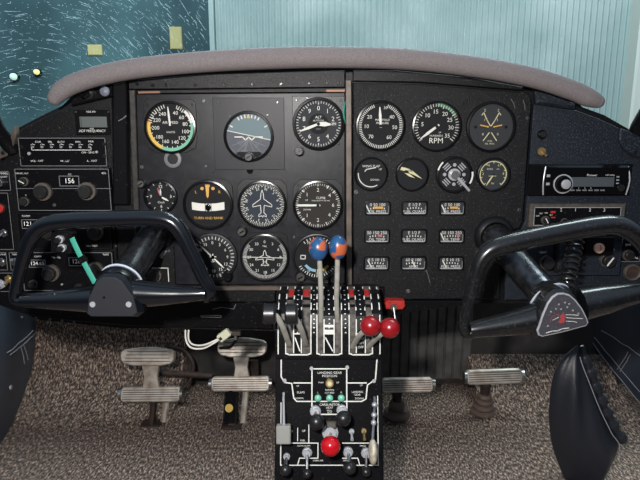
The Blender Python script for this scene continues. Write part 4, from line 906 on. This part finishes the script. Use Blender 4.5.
def sline(k, pts, w, c, m='white'):
    sp = S(XC, 360, -.108)
    for (x0, y0), (x1, y1) in zip(pts, pts[1:]):
        L = math.hypot(x1-x0, y1-y0); n = max(1, int(L/8)); dx, dy = (x1-x0)/L*w/2, (y1-y0)/L*w/2
        vs = []
        for i in range(n + 1):
            u = i/n; ex = (-.6 if i == 0 else .6 if i == n else 0); x, y = x0+(x1-x0)*u+dx*ex, y0+(y1-y0)*u+dy*ex; vs += [surf(x-dy, y+dx, c), surf(x+dy, y-dx, c)]
        k.add(vs, [[2*i, 2*i+1, 2*i+3, 2*i+2] for i in range(n)], m)
XL, XR = 275.5, 382.5
def body(k, py0, py1, m, backY=.02, toground=False):
    ys = [y for y in [py0] + [a for a, _ in PROF if py0 < a < py1] + [py1]]; vs = []
    for y in ys: vs += [surf(XL, y), surf(XR, y)]
    pl, pr = surf(XL, py1), surf(XR, py1)
    if toground: vs += [V((pl.x, pl.y - .06, .0)), V((pr.x, pr.y - .06, .0))]; 
    n = len(vs)//2; base = list(vs)
    for i in range(n): vs += [V((base[2*i].x, backY, base[2*i].z)), V((base[2*i+1].x, backY, base[2*i+1].z))]
    fs = []
    for i in range(n-1):
        a, b = 2*i, 2*i+2; c, d = 2*n+2*i, 2*n+2*i+2
        fs += [[a, b, b+1, a+1], [c, c+1, d+1, d], [a, c, d, b], [a+1, b+1, d+1, c+1]]
    e = 2*(n-1); fs += [[0, 1, 2*n+1, 2*n], [e, 2*n+e, 2*n+e+1, e+1]]
    k.add(vs, fs, m)
quad = thing('throttle_quadrant', 'curved black throttle quadrant with six levers in white-edged slots', 'throttle quadrant', surf(XC, 320))
k = MB(); body(k, 288.5, 358, 'black', -.0068); k.build('housing', quad)
k = MB()
for a, b in ((286.5, 310.5), (317.5, 341), (349.5, 371.5)): band(k, a, b, 290, 353, -.0008, .0006, 'slot')
k.build('slot_floor', quad)
HT = .006
def rail_part(a, b, py1, m, name, ticks=None, txt=None):
    k = MB(); band(k, a, b, 289.5, py1, -.001, HT, m)
    sline(k, [(a+.5, 290.5), (a+.5, py1)], 1.1, HT + .0003); sline(k, [(b-.5, 290.5), (b-.5, py1)], 1.1, HT + .0003)
    if ticks:
        for i in range(10): 
            y = 294 + i*4.2; g = sfr((a+b)/2 + random.uniform(-.4, .4), y, HT + .0003); k.box(g, .0022, .0016, 0, .0002, 'white')
    k.build(name, quad)
rail_part(278, 286.5, 353, 'black', 'divider'); rail_part(293.3, 302, 330, 'black', 'label_strip', 1); rail_part(310.5, 317.5, 353, 'black', 'divider', 1)
rail_part(323.5, 334.5, 330, 'black', 'label_strip', 1); rail_part(341, 349.5, 353, 'black', 'divider', 1); rail_part(355.5, 365.5, 330, 'black', 'label_strip', 1); rail_part(371.5, 380, 353, 'black', 'divider')
for a, b, c, txt in ((293.3, 302, 330, 'diag'), (323.5, 334.5, 330, 'diag2'), (355.5, 365.5, 330, 'txt')):
    k = MB(); band(k, a, b, c, 353, -.001, HT, 'black'); 
    sline(k, [(a+.5, c), (a+.5, 352)], 1.1, HT+.0003); sline(k, [(b-.5, c), (b-.5, 352)], 1.1, HT+.0003); sline(k, [(a, c+3), (b, c+3)], 1.2, HT+.0003)
    if txt == 'txt':
        for i, w_ in enumerate(('IDLE', 'CUT', 'OFF')): k.text(sfr((a+b)/2, 338 + 4.2*i, HT+.0004), w_, .0052, 0, 'white')
    else:
        sline(k, [(a+2, 337), (b-2, 350)], 1.2, HT+.0004)
        if txt == 'diag2': sline(k, [(a+1, 331), (b-1, 331)], 3.2, HT+.0004); sline(k, [(a+1, 326), (b-1, 326)], 2.6, HT+.0004)
    k.build('lower_label', quad)
k = MB(); band(k, 278, 380, 353, 357.8, -.001, HT, 'black')
for a, b in ((286.5, 310.5), (317.5, 341), (349.5, 371.5)): sline(k, [(a, 352.6), (a+3, 353.8), (b-3, 353.8), (b, 352.6)], 1.4, HT+.0004)
k.build('lower_rim', quad)
for a, b in ((287.5, 293), (302.5, 309.5), (349.8, 355), (366, 371)):
    k = MB(); band(k, a, b, 291.5, 296.5, .0006, .003, 'red'); k.build('red_stop', quad)
k = MB(); body(k, 0, 0, 'black') if False else band(k, 276, 382.5, 288, 290.4, -.002, .0035, 'rail'); k.build('top_bar', quad)
def lever(name, path, w, knobfn, label=None):
    k = MB(); k.tube(spline(path, 5), w, 'lever', 10, flat=(1, .5), up=(0, -1, .2)); o_ = k.build(name, quad); knobfn(o_)
    if label: o_['label'] = label
def cylknob(c, r, ln):
    def fn(o_):
        k = MB(); f = Fr(V(c) - V((ln/2, 0, 0)), (0, 1, 0), (0, 0, 1), (1, 0, 0))
        k.lathe(f, [(1e-5, 0), (r*.82, 0), (r, ln*.12), (r, ln*.85), (r*.85, ln), (r*.4, ln), (1e-5, ln)], 'blackball', 28); k.build('knob', o_)
    return fn
def ballknob(c, r, m, sc=(1, 1, 1)):
    def fn(o_): k = MB(); k.ball(c, r, m, sc, 28); k.build('knob', o_)
    return fn
YK = -.150; sk = S(300, 314, YK)
lever('throttle_lever', [surf(290, 346, .002), surf(289, 340, .018), P(283, 328, -.142), P(277, 317, YK), P(272, 314.5, YK)], .0042, cylknob(P(269.5, 314, YK), 10.3*sk, 13*sk))
lever('throttle_lever', [surf(306, 345, .002), surf(305, 338, .018), P(301, 329, -.142), P(296, 319, YK), P(293, 315, YK)], .0042, cylknob(P(291.3, 314, YK), 10.6*sk, 12.5*sk))
YP = -.112
lever('propeller_lever', [surf(321, 322, .0), P(321, 300, -.108), P(320.5, 280, YP), P(319.5, 258, YP)], .0036, ballknob(P(318.3, 249, YP), 9.8*S(318, 249, YP), 'prop', (.98, .98, 1.25)))
lever('propeller_lever', [surf(337.5, 322, .0), P(336.5, 300, -.108), P(337, 280, YP), P(337.5, 258, YP)], .0036, ballknob(P(338, 247.5, YP), 9.8*S(318, 249, YP), 'prop', (.95, .95, 1.28)))
lever('mixture_lever', [surf(352.5, 348, .002), surf(354, 341, .016), P(361, 334, -.142), P(370, 327, YK)], .0042, ballknob(P(370.5, 326, YK), 10.4*sk, 'redball'))
lever('mixture_lever', [surf(368.5, 348, .002), surf(370, 342, .016), P(379, 336, -.142), P(388, 329, YK)], .0042, ballknob(P(389.7, 328, YK), 10.4*sk, 'redball'))
# friction lock: red plate with wing nut at the right of the quadrant
t = thing('friction_lock', 'small red plate with a steel screw beside the two red mixture balls', 'lock', P(394, 306, -.03))
f = pf(393, 304.5, -.012); s = S(393, 305, -.012); k = MB(); k.prism(f, [(-8*s, -4*s), (-9*s, 2*s), (-6*s, 5*s), (11*s, 4.5*s), (12*s, -1*s), (9*s, -4.5*s)], -.02, .006, 'red', .002); k.build('plate', t)
k = MB(); k.cyl(f.at(0, -1.5*s), 3.4*s, .006, .011, 'rail', 16); k.rod(f.p(0, -1.5*s, .009), f.p(.002, -12*s, .016), 1.5*s, 'steel', 1.2*s, 12); k.build('screw', t)

# pedestal below
ped = thing('control_pedestal', 'black centre pedestal with white-outlined switches running down to the carpet', 'pedestal', V((surf(XC, 420).x, -.1, 0)))
k = MB(); body(k, 358.4, 500, 'black', .02, True); k.build('housing', ped)
PT = .006
k = MB(); band(k, 277, 381, 358.6, 484, -.001, PT, 'black', 8); k.build('faceplate', ped)
k = MB(); c = PT + .0004; W = 1.25
sline(k, [(281.5, 359), (281.5, 376), (285, 381.5), (292, 382.5), (294, 397), (297, 400.5), (361, 400.5), (365.5, 398), (367, 384), (370, 382), (375, 378), (376.5, 359)], W, c)
sline(k, [(294, 382), (312, 382)], W, c); sline(k, [(347, 382), (366, 382)], W, c)
sline(k, [(312, 413.5), (312, 368), (346.5, 368), (346.5, 413.5), (312, 413.5)], W, c)
sline(k, [(281.5, 402), (281.5, 464), (377, 464), (377, 395)], W*.8, c); sline(k, [(281.5, 442), (318, 442), (318, 457), (300, 457), (298, 464)], W*.8, c); sline(k, [(377, 442), (342, 442)], W*.8, c); sline(k, [(342, 457), (357, 457), (359, 464)], W*.8, c)
sline(k, [(309, 424), (309, 442)], W*.8, c); sline(k, [(298, 427), (298, 440)], W*.6, c)
k.build('white_outline', ped)
def ptxt(items, name='lettering'):
    k = MB()
    for px, py, tx, sz in items: k.text(sfr(px, py, PT+.0005), tx, sz*S(XC, 400, -.13), 0, 'white')
    k.build(name, ped)
ptxt([(329.5, 372, 'LANDING GEAR', 3.4), (329.5, 375.2, 'POSITION', 3.4), (321, 381.7, 'PUSH', 2.2), (337.5, 381.7, 'UP', 2.6), (329.5, 389, 'DOWN', 2.6), (329.5, 391.8, 'LOCKED', 2.4), (318, 391.5, 'L', 2.4), (341, 391.5, 'R', 2.4)])
ptxt([(329.5, 404, 'CARBURETOR', 3.2), (329.5, 407, 'HEAT', 2.8), (329.5, 409.9, 'PULL', 2.4), (329.5, 412, 'HOT', 2.2)])
ptxt([(298, 385, 'UP', 2.4), (301, 391.5, 'FLAPS', 3), (299.5, 397.3, 'DOWN', 2.6)])
ptxt([(361, 384.5, 'UP', 2.4), (357, 391, 'LANDING', 2.6), (357, 393.8, 'GEAR', 2.6), (359, 397.5, 'DOWN', 2.6)])
ptxt([(291, 430, 'ON', 3), (304, 430, 'UP', 3), (303, 439.5, 'FUEL', 2.4)])
ptxt([
      (304, 444.8, 'COWL FLAPS', 2.2), (362, 444.8, 'MAGS', 2.2), (318, 459.4, 'CABIN AIR', 2.2), (347, 459.4, 'DEFROST', 2.2)])
sp = S(XC, 400, -.125)
def pknob(name, px, py, r, h, m, seg=20, bev=.001):
    k = MB(); k.cyl(sfr(px, py, PT), r*sp, -.0004, h, m, seg, bev=bev); return k.build(name, ped)
for q in ((311.5, 367.5), (347, 366.5), (285, 379.5), (373.5, 380)): k = MB(); k.cyl(sfr(*q, PT), 1.9*sp, -.0004, .0016, 'silver', 14); k.build('screw', ped)
o_ = pknob('dim_knob', 329.5, 381.8, 4.2, .007, 'brass'); k = MB(); k.cyl(sfr(329.5, 381.8, PT), 2.2*sp, .007, .0085, 'cream', 16); k.build('knob_center', o_)
for px in (318, 329.5, 341):
    o_ = pknob('light_bezel', px, 396.4, 4.2, .0035, 'plate'); k = MB(); k.lathe(sfr(px, 396.4, PT), [(3.5*sp, .0034), (3.2*sp, .006), (2*sp, .0075), (1e-5, .008)], 'lens', 20); k.build('lens', o_)
def pull(px, py, kx, ky, r, m, colr, ky_off=.03, name='pull_knob', colm='silver'):
    f = sfr(px, py, PT); k = MB(); k.prism(f, circ(colr*sp, 12), -.0004, .006, colm, .001); k.cyl(f, colr*sp*.72, .006, .012, colm, 16); q = surf(px, py, PT + .01); e = P(kx, ky, q.y - ky_off)
    k.rod(q, e, 1.6*sp, 'steel', seg=10); o_ = k.build(name, ped); k = MB(); k.ball(e, r*S(kx, ky, e.y), m, seg=28); k.build('knob', o_)
pull(315.5, 410, 316.5, 422, 7.8, 'blackball', 5.6); pull(341.5, 409, 343.5, 418.5, 7.6, 'blackball', 5.4)
pull(330, 431, 330.5, 446, 10, 'redball2', 8.2, .035, 'gear_selector_knob', 'silver'); pull(307.5, 451, 307, 474, 4.6, 'blackball', 5, .02); pull(347.5, 450.5, 349.5, 468, 6.8, 'blackball', 5, .02); pull(287.5, 455, 285.5, 470, 5.8, 'blackball', 3.4, .02)
pull(365, 451.5, 366, 472, 5, 'blackball', 5, .01)
k = MB(); k.box(sfr(331, 423.5, PT), 10*sp, 7*sp, -.0004, .009, 'wornknob', .002); k.build('latch', ped)
def ptog(px, py, m='silver'):
    f = sfr(px, py, PT); k = MB(); k.cyl(f, 2.6*sp, -.0004, .005, m, 14); k.rod(f.p(0, 0, .004), f.p(0, -.010, .016), .9*sp, m, 1.7*sp, 10); k.build('toggle', ped)
ptog(351, 430); ptog(363, 429.5, 'brass')
# flap handle and landing gear wheel handle
q = surf(284, 392, PT); e = P(284, 430, -.165); k = MB(); k.tube([q, q.lerp(e, .15) + V((0, -.004, 0)), e], .0019, 'silver', 8); o_ = k.build('flap_lever', ped)
k = MB(); f = Fr(P(283.5, 434.5, -.165), (1, 0, 0), UP, -FW); s = S(284, 434, -.165); k.prism(f, rrect(14.5*s, 18.5*s, 1.4*s), -.007, .004, 'flap', .0016); k.build('flap_handle', o_)
q = surf(374, 396, PT); e = P(372.5, 442, -.17); k = MB(); k.tube([q, q.lerp(e, .2) + V((.0, -.006, 0)), e], .0022, 'steel', 8)
for u in (.15, .38, .55): k.ball(q.lerp(e, u) + V((0, -.004, 0)), .0042, 'silver')
o_ = k.build('gear_lever', ped)
k = MB(); k.ball(P(373, 452, -.172), .5*26*S(373, 452, -.172), 'wheel', (.36, .9, 1.0)); k.build('wheel_handle', o_)

# white wires with plug hanging below the dash
t = thing('wire_plug', 'two loose white wires with a cream plug hanging below the dashboard', 'wire', P(205, 335, .03))
YW = .02
for dx in (0, 3.2):
    k = MB(); k.tube(spline([P(185.5+dx, 330, YW), P(186+dx*.8, 340-dx*.4, YW-.01), P(191+dx*.5, 347.6-dx, YW-.02), P(203, 348.4-dx, YW-.025), P(214, 343-dx*.6, YW-.025), P(221, 338-dx*.3, YW-.022)], 6), .0016, 'wire', 8); k.build('wire', t)
k = MB(); f = pf(224, 335.5, YW-.022).rot(38); s = S(224, 335, YW); k.prism(f, rrect(13*s, 8*s, 1.5*s), -.006, .004, 'plug', .0015); k.box(f.at(-4*s, 0), 3*s, 3*s, .004, .0046, 'rust'); k.build('plug', t)
t = thing('hanging_cable', 'short dark cable with a tiny tan clamp above the second pedal', 'cable', P(233, 333.5, YW)); k = MB(); f = pf(235.5, 333.5, YW-.01); k.box(f, 10*s, 4*s, -.006, .002, 'rail', .001); k.box(f.at(0, -4*s), 3*s, 6*s, -.004, .001, 'steel', .0008); k.build('clamp', t)
k = MB(); k.tube(spline([P(238, 332, YW+.012), P(236, 340, YW+.01), P(230, 347, YW+.02), P(220, 348, YW+.035)], 6), .003, 'black', 8); k.build('cable', t)

t = thing('hanging_wire', 'short loop of green wire beside the top of the worn centre strip', 'wire', P(344, 112, -.004))
k = MB(); k.tube(spline([P(345.2, 102, .0), P(344.2, 106, -.008), P(343.6, 112, -.010), P(344.2, 118, -.008), P(345.4, 123, .0)], 5), .0015, 'teal', 8); k.build('wire', t)
# ================================================================== PEDALS
def pedal_bar(t, name, px0, px1, py, Y, hpx, m='pedal'):
    a, b = P(px0, py[0], Y), P(px1, py[1], Y); u = (b - a).normalized(); c = (a + b)/2; w = (b - a).length; s = S(px0, py[0], Y); h = hpx*s
    f = Fr(c, u, V((0, .35, .94)), u.cross(V((0, .35, .94)))); k = MB(); k.prism(f, rrect(w, h, h*.3), -.016, .006, m, .003)
    for i in range(5): k.box(f.at(0, h*(-.3 + .15*i)), w*.92, h*.045, .0055, .0064, 'rust')
    for sx in (-1, 1): k.cyl(Fr(f.p(sx*w*.5, 0, -.004), f.v, f.n, f.u*sx), h*.42, -.002, .005, 'steel', 16)
    return k.build(name, t)
def t_pedal(label, up, stem, bar, foot, Yt):
    t = thing('rudder_pedal', label, 'pedal', V((P(*foot, .3).x, .3, 0)), 'rudder pedals')
    pedal_bar(t, 'lower_bar', bar[0], bar[1], bar[2], Yt, 14.5)
    # upper toe plate with rounded ends
    (ux0, ux1, uy, uh) = up; a, b = P(ux0, uy, Yt+.02), P(ux1, uy, Yt+.02); c = (a+b)/2; s = S(ux0, uy, Yt); w = b.x - a.x; h = uh*s
    f = Fr(c, (1, 0, 0), V((0, .35, .94)), V((1, 0, 0)).cross(V((0, .35, .94))))
    o = [(w*.5*x, h*.5*y) for x, y in ((-1, .1), (-.97, .5), (-.85, .75), (-.3, .98), (0, 1.02), (.3, .98), (.85, .75), (.97, .5), (1, .1), (.97, -.4), (.85, -.75), (.5, -.95), (-.5, -.95), (-.85, -.75), (-.97, -.4))]
    k = MB(); k.prism(f, o, -.010, .006, 'pedal', .0025)
    for i in range(4): k.box(f.at(0, h*(-.25 + .17*i)), w*(.86 - .04*i), h*.035, .0055, .0064, 'rust')
    k.build('toe_plate', t)
    k = MB(); sx = (stem[0]+stem[1])/2; p0, p1 = P(sx, stem[2]-3, Yt+.02), P(sx+1, stem[3]+4, Yt+.004); g = Fr((p0+p1)/2, (1, 0, 0), (p0-p1).normalized(), V((1, 0, 0)).cross((p0-p1).normalized()))
    wd = (stem[1]-stem[0])*s; hh = (p0-p1).length; k.prism(g, [(-wd*.62, -hh/2), (wd*.62, -hh/2), (wd*.45, 0), (wd*.62, hh/2), (-wd*.62, hh/2), (-wd*.45, 0)], -.008, .004, 'pedal', .0015); k.build('stem', t)
    k = MB(); q = PZ(*foot, 0.0); e = P(foot[0]+2, bar[2][0]+4, Yt+.012)
    k.tube([q, q.lerp(e, .5), e], .013, 'rust', 8, flat=(1, .6)); k.build('post', t)
    k = MB(); k.tube([q + V((.025, .01, 0)), e + V((.03, .01, 0))], .008, 'pedal' , 8); k.build('brake_link', t)
    k = MB(); k.box(Fr(q + V((0, 0, .001)), (1, 0, 0), (0, 1, 0), (0, 0, 1)), .05, .035, -.0005, .003, 'rust', .001); k.build('floor_plate', t)
    return t
t1 = t_pedal('worn metal rudder pedal standing alone on the carpet at the far left', (121, 175, 356.5, 19), (143, 158, 365, 388), (121, 181, (394.5, 394)), (152, 424), .33)
t2 = t_pedal('worn metal rudder pedal next to the pedestal, below the white wires', (217.5, 267, 347.5, 20), (234, 248, 356, 378), (211, 270, (384, 383.5)), (232, 426), .36)
k = MB(); e0, e1 = P(232, 388, .37), PZ(230, 424, .004); k.tube([e0, e1], .018, 'black', 8); k.build('cylinder', t2)
k = MB(); k.cyl(axis_frame(P(229, 408, .325), P(229, 409, .30)), .010, 0, .006, 'yellow', 12); k.build('yellow_cap', t2)
k = MB(); k.box(pf(253, 370, .45), .03, .06, 0, .006, 'rust', .002); k.build('bracket', t2)
# cross tube and cable between the left pedals
t = thing('torque_tube', 'rusty cross tube linking the two left pedals', 'tube', P(190, 374, .40)); k = MB(); k.tube([P(160, 373, .43), P(190, 374.5, .43), P(212, 376, .44)], .008, 'rust', 12); k.build('tube', t)
t = thing('brake_hose', 'dark curved hose looping beside the left pedal', 'hose', P(190, 365, .44)); k = MB(); k.tube(spline([P(168, 347, .46), P(184, 351, .45), P(193, 364, .44), P(190, 380, .43), P(182, 389, .42)], 6), .005, 'rust', 10); k.build('hose', t)
def bar_pedal(label, x0, x1, py, post, boot, Yt, nrings):
    t = thing('rudder_pedal', label, 'pedal', PZ(boot[0], boot[1], 0), 'rudder pedals'); pedal_bar(t, 'bar', x0, x1, py, Yt, 14.5)
    q = PZ(boot[0], boot[1] - 8, 0.0); e = P(post[0], py[0] + 4, Yt + .012); k = MB(); k.tube([q, e], .012, 'rust', 10); k.ball(e.lerp(q, .1), .014, 'rust'); k.build('post', t)
    k = MB(); s = S(boot[0], boot[1], .3); H = (e - q).length * .62; g = axis_frame(q, e); prof = [(1e-5, 0)]
    for i in range(nrings):
        r = boot[2]*s*(1 - .42*i/max(1, nrings-1)); z = H*i/nrings; prof += [(r*.86, z), (r, z + H*.3/nrings), (r, z + H*.6/nrings), (r*.84, z + H*.9/nrings)]
    prof += [(boot[2]*s*.4, H), (.012, H)]; k.lathe(g, prof, M['boot'], 28); k.build('rubber_boot', t)
M['boot'] = mat('old brown rubber', (96, 80, 72), .6, bump=(120, .3), vary=(60, (84, 68, 60), .5, .75))
bar_pedal('worn metal bar pedal touching the right side of the pedestal', 381, 433, (385.5, 384.5), (397, 390), (397, 425, 14), .34, 2)
bar_pedal('worn metal bar pedal on a ribbed rubber boot at the right', 466, 522, (377.5, 375.5), (486, 384), (482.5, 421, 13), .36, 4)

# ================================================================== LEATHER BAG AT RIGHT
t = thing('leather_bag', 'black leather bag with a ruched edge standing on the carpet at the right', 'bag', V((P(580, 470, .1).x, .1, 0)))
BY = .10
L_ = spline([P(x, y, BY) for x, y in ((577, 345), (563, 358), (554, 374), (550, 395), (549, 420), (552, 445), (560, 468), (570, 492))], 5)
Rr = spline([P(x, y, BY) for x, y in ((578, 345), (582, 360), (589, 378), (596, 396), (603, 412), (611, 428), (619, 446), (601, 484))], 5)
k = MB(); nr = len(L_); nc = 17; vs = []
for i in range(nr):
    for j in range(nc):
        u = j/(nc-1); p = L_[i].lerp(Rr[i], u); wd = (Rr[i]-L_[i]).length
        bul = math.sin(PI*min(1, u*1.02))**.7 * min(.045, wd*.32); fold = .006*math.sin(u*13 + i*.20)*math.sin(PI*u)*min(1, i/14)
        vs.append(p + V((0, -bul - fold, 0)))
b0 = len(vs)
for i in range(nr):
    for j in range(nc):
        u = j/(nc-1); p = L_[i].lerp(Rr[i], u); wd = (Rr[i]-L_[i]).length; vs.append(p + V((0, math.sin(PI*u)**.7*min(.06, wd*.4), 0)))
fs = []
for i in range(nr-1):
    for j in range(nc-1):
        a = i*nc+j; q = [a, a+1, a+nc+1, a+nc]; fs += [q[::-1], [x + b0 for x in q]]
for i in range(nr-1):
    a = i*nc; fs += [[a, a+nc, a+nc+b0, a+b0]]; a = i*nc+nc-1; fs += [[a, a+b0, a+nc+b0, a+nc]]
k.add([V((p.x, p.y, max(p.z, .002))) for p in vs], fs, 'bagleather', True); k.build('side_panel', t)
k = MB(); pts = []; rad = []
n = len(Rr) - 6
for i in range(n*3 - 2):
    u = i/(n*3-3)*(n-1); a = int(min(u, n-2)); p = Rr[a].lerp(Rr[a+1], u-a) + V((.006, -.004, 0)); p.z = max(p.z, .022); pts.append(p); rad.append(.0095*(min(1, .35 + i*.03))*(1 + .22*math.sin(i*.55) + .06*math.sin(i*1.7)))
k.tube(pts, rad, 'bagleather', 12, up=(0, -1, 0), flat=(1, .8)); k.build('ruched_edge', t)
k = MB(); k.tube([V((p.x - .009, p.y - .019, max(p.z, .004))) for p in Rr[3:-5]], .0009, 'stitch', 6); k.build('stitching', t)

# windshield corner posts
tp = thing('windshield_post', 'black windshield post with a worn bracket at the left end of the dashboard', 'post', P(6, 150, .0))
k = MB(); k.tube(spline([P(14, 152, .0), P(4, 138, -.01), P(-8, 118, -.03), P(-30, 60, -.08)], 5), .012, 'black', 12); k.build('post', tp)
fr, o = pix_outline([(0, 150), (6, 145), (11, 138), (14, 127), (16.5, 126), (17, 134), (14, 147), (8, 156), (0, 159)], -.008); k = MB(); k.prism(fr, o, -.008, .003, 'rail', .001); k.build('bracket', tp); screw(tp, pf(3, 153, -.011), .003, 'dscrew')
tp = thing('windshield_post', 'black windshield post at the right end of the dashboard above the bracket', 'post', P(636, 130, .0))
k = MB(); k.tube(spline([P(634, 142, .014), P(637, 130, .004), P(641, 122, -.004), P(660, 90, -.04)], 5), .012, 'black', 12); k.build('post', tp)

# ================================================================== LIGHT, CAMERA
def area(name, loc, target, size, energy, color=(1, 1, 1)):
    l = bpy.data.lights.new(name, 'AREA'); l.shape = 'DISK'; l.size = size; l.energy = energy; l.color = color
    o = bpy.data.objects.new(name, l); COL.objects.link(o); o.location = loc; o.rotation_euler = (V(target) - V(loc)).to_track_quat('-Z', 'Y').to_euler(); return o
area('camera_flash', (-.12, -.92, .835), (0, .1, .38), .05, 13, (1, .97, .94))
area('hangar_daylight', (1.6, 1.2, 4.2), (1.2, 5, 1.4), 2.5, 285, (.92, 1, 1))
area('hangar_daylight_far', (-2.6, 3.4, 3.8), (-2.6, 7, 1.6), 2.0, 105, (.85, .97, 1))
area('windshield_daylight', (0.2, 2.2, 2.6), (0, 0, .7), 1.6, 210, (.85, .95, 1))
w = bpy.data.worlds.new('cabin light'); bpy.context.scene.world = w; w.use_nodes = True; nt = w.node_tree
tc = nt.nodes.new('ShaderNodeTexCoord'); sx = nt.nodes.new('ShaderNodeSeparateXYZ'); mr = nt.nodes.new('ShaderNodeMapRange'); rp_ = nt.nodes.new('ShaderNodeValToRGB')
mr.inputs['From Min'].default_value = -1; mr.inputs['From Max'].default_value = 1
e = rp_.color_ramp.elements; e[0].position = .42; e[0].color = (.03, .032, .036, 1); e[1].position = .80; e[1].color = (.62, .78, 1, 1)
a = e.new(.56); a.color = (.06, .07, .09, 1)
nt.links.new(tc.outputs['Generated'], sx.inputs[0]); nt.links.new(sx.outputs['Z'], mr.inputs['Value']); nt.links.new(mr.outputs[0], rp_.inputs['Fac'])
nt.links.new(rp_.outputs['Color'], nt.nodes['Background'].inputs[0]); nt.nodes['Background'].inputs[1].default_value = .55
cd = bpy.data.cameras.new('camera'); cam = bpy.data.objects.new('camera', cd); COL.objects.link(cam)
cam.location = CAM; cam.rotation_euler = (PI/2 - TH, 0, 0); cd.sensor_width = 36; cd.lens = F/640*36; cd.clip_start = .02
sc = bpy.context.scene; sc.camera = cam
sc.view_settings.view_transform = 'Standard'; sc.view_settings.look = 'None'; sc.view_settings.gamma = 1; sc.view_settings.use_curve_mapping = False
sc.view_settings.exposure = 0.0
for ob in bpy.data.objects:
    if '_o' in ob: del ob['_o']
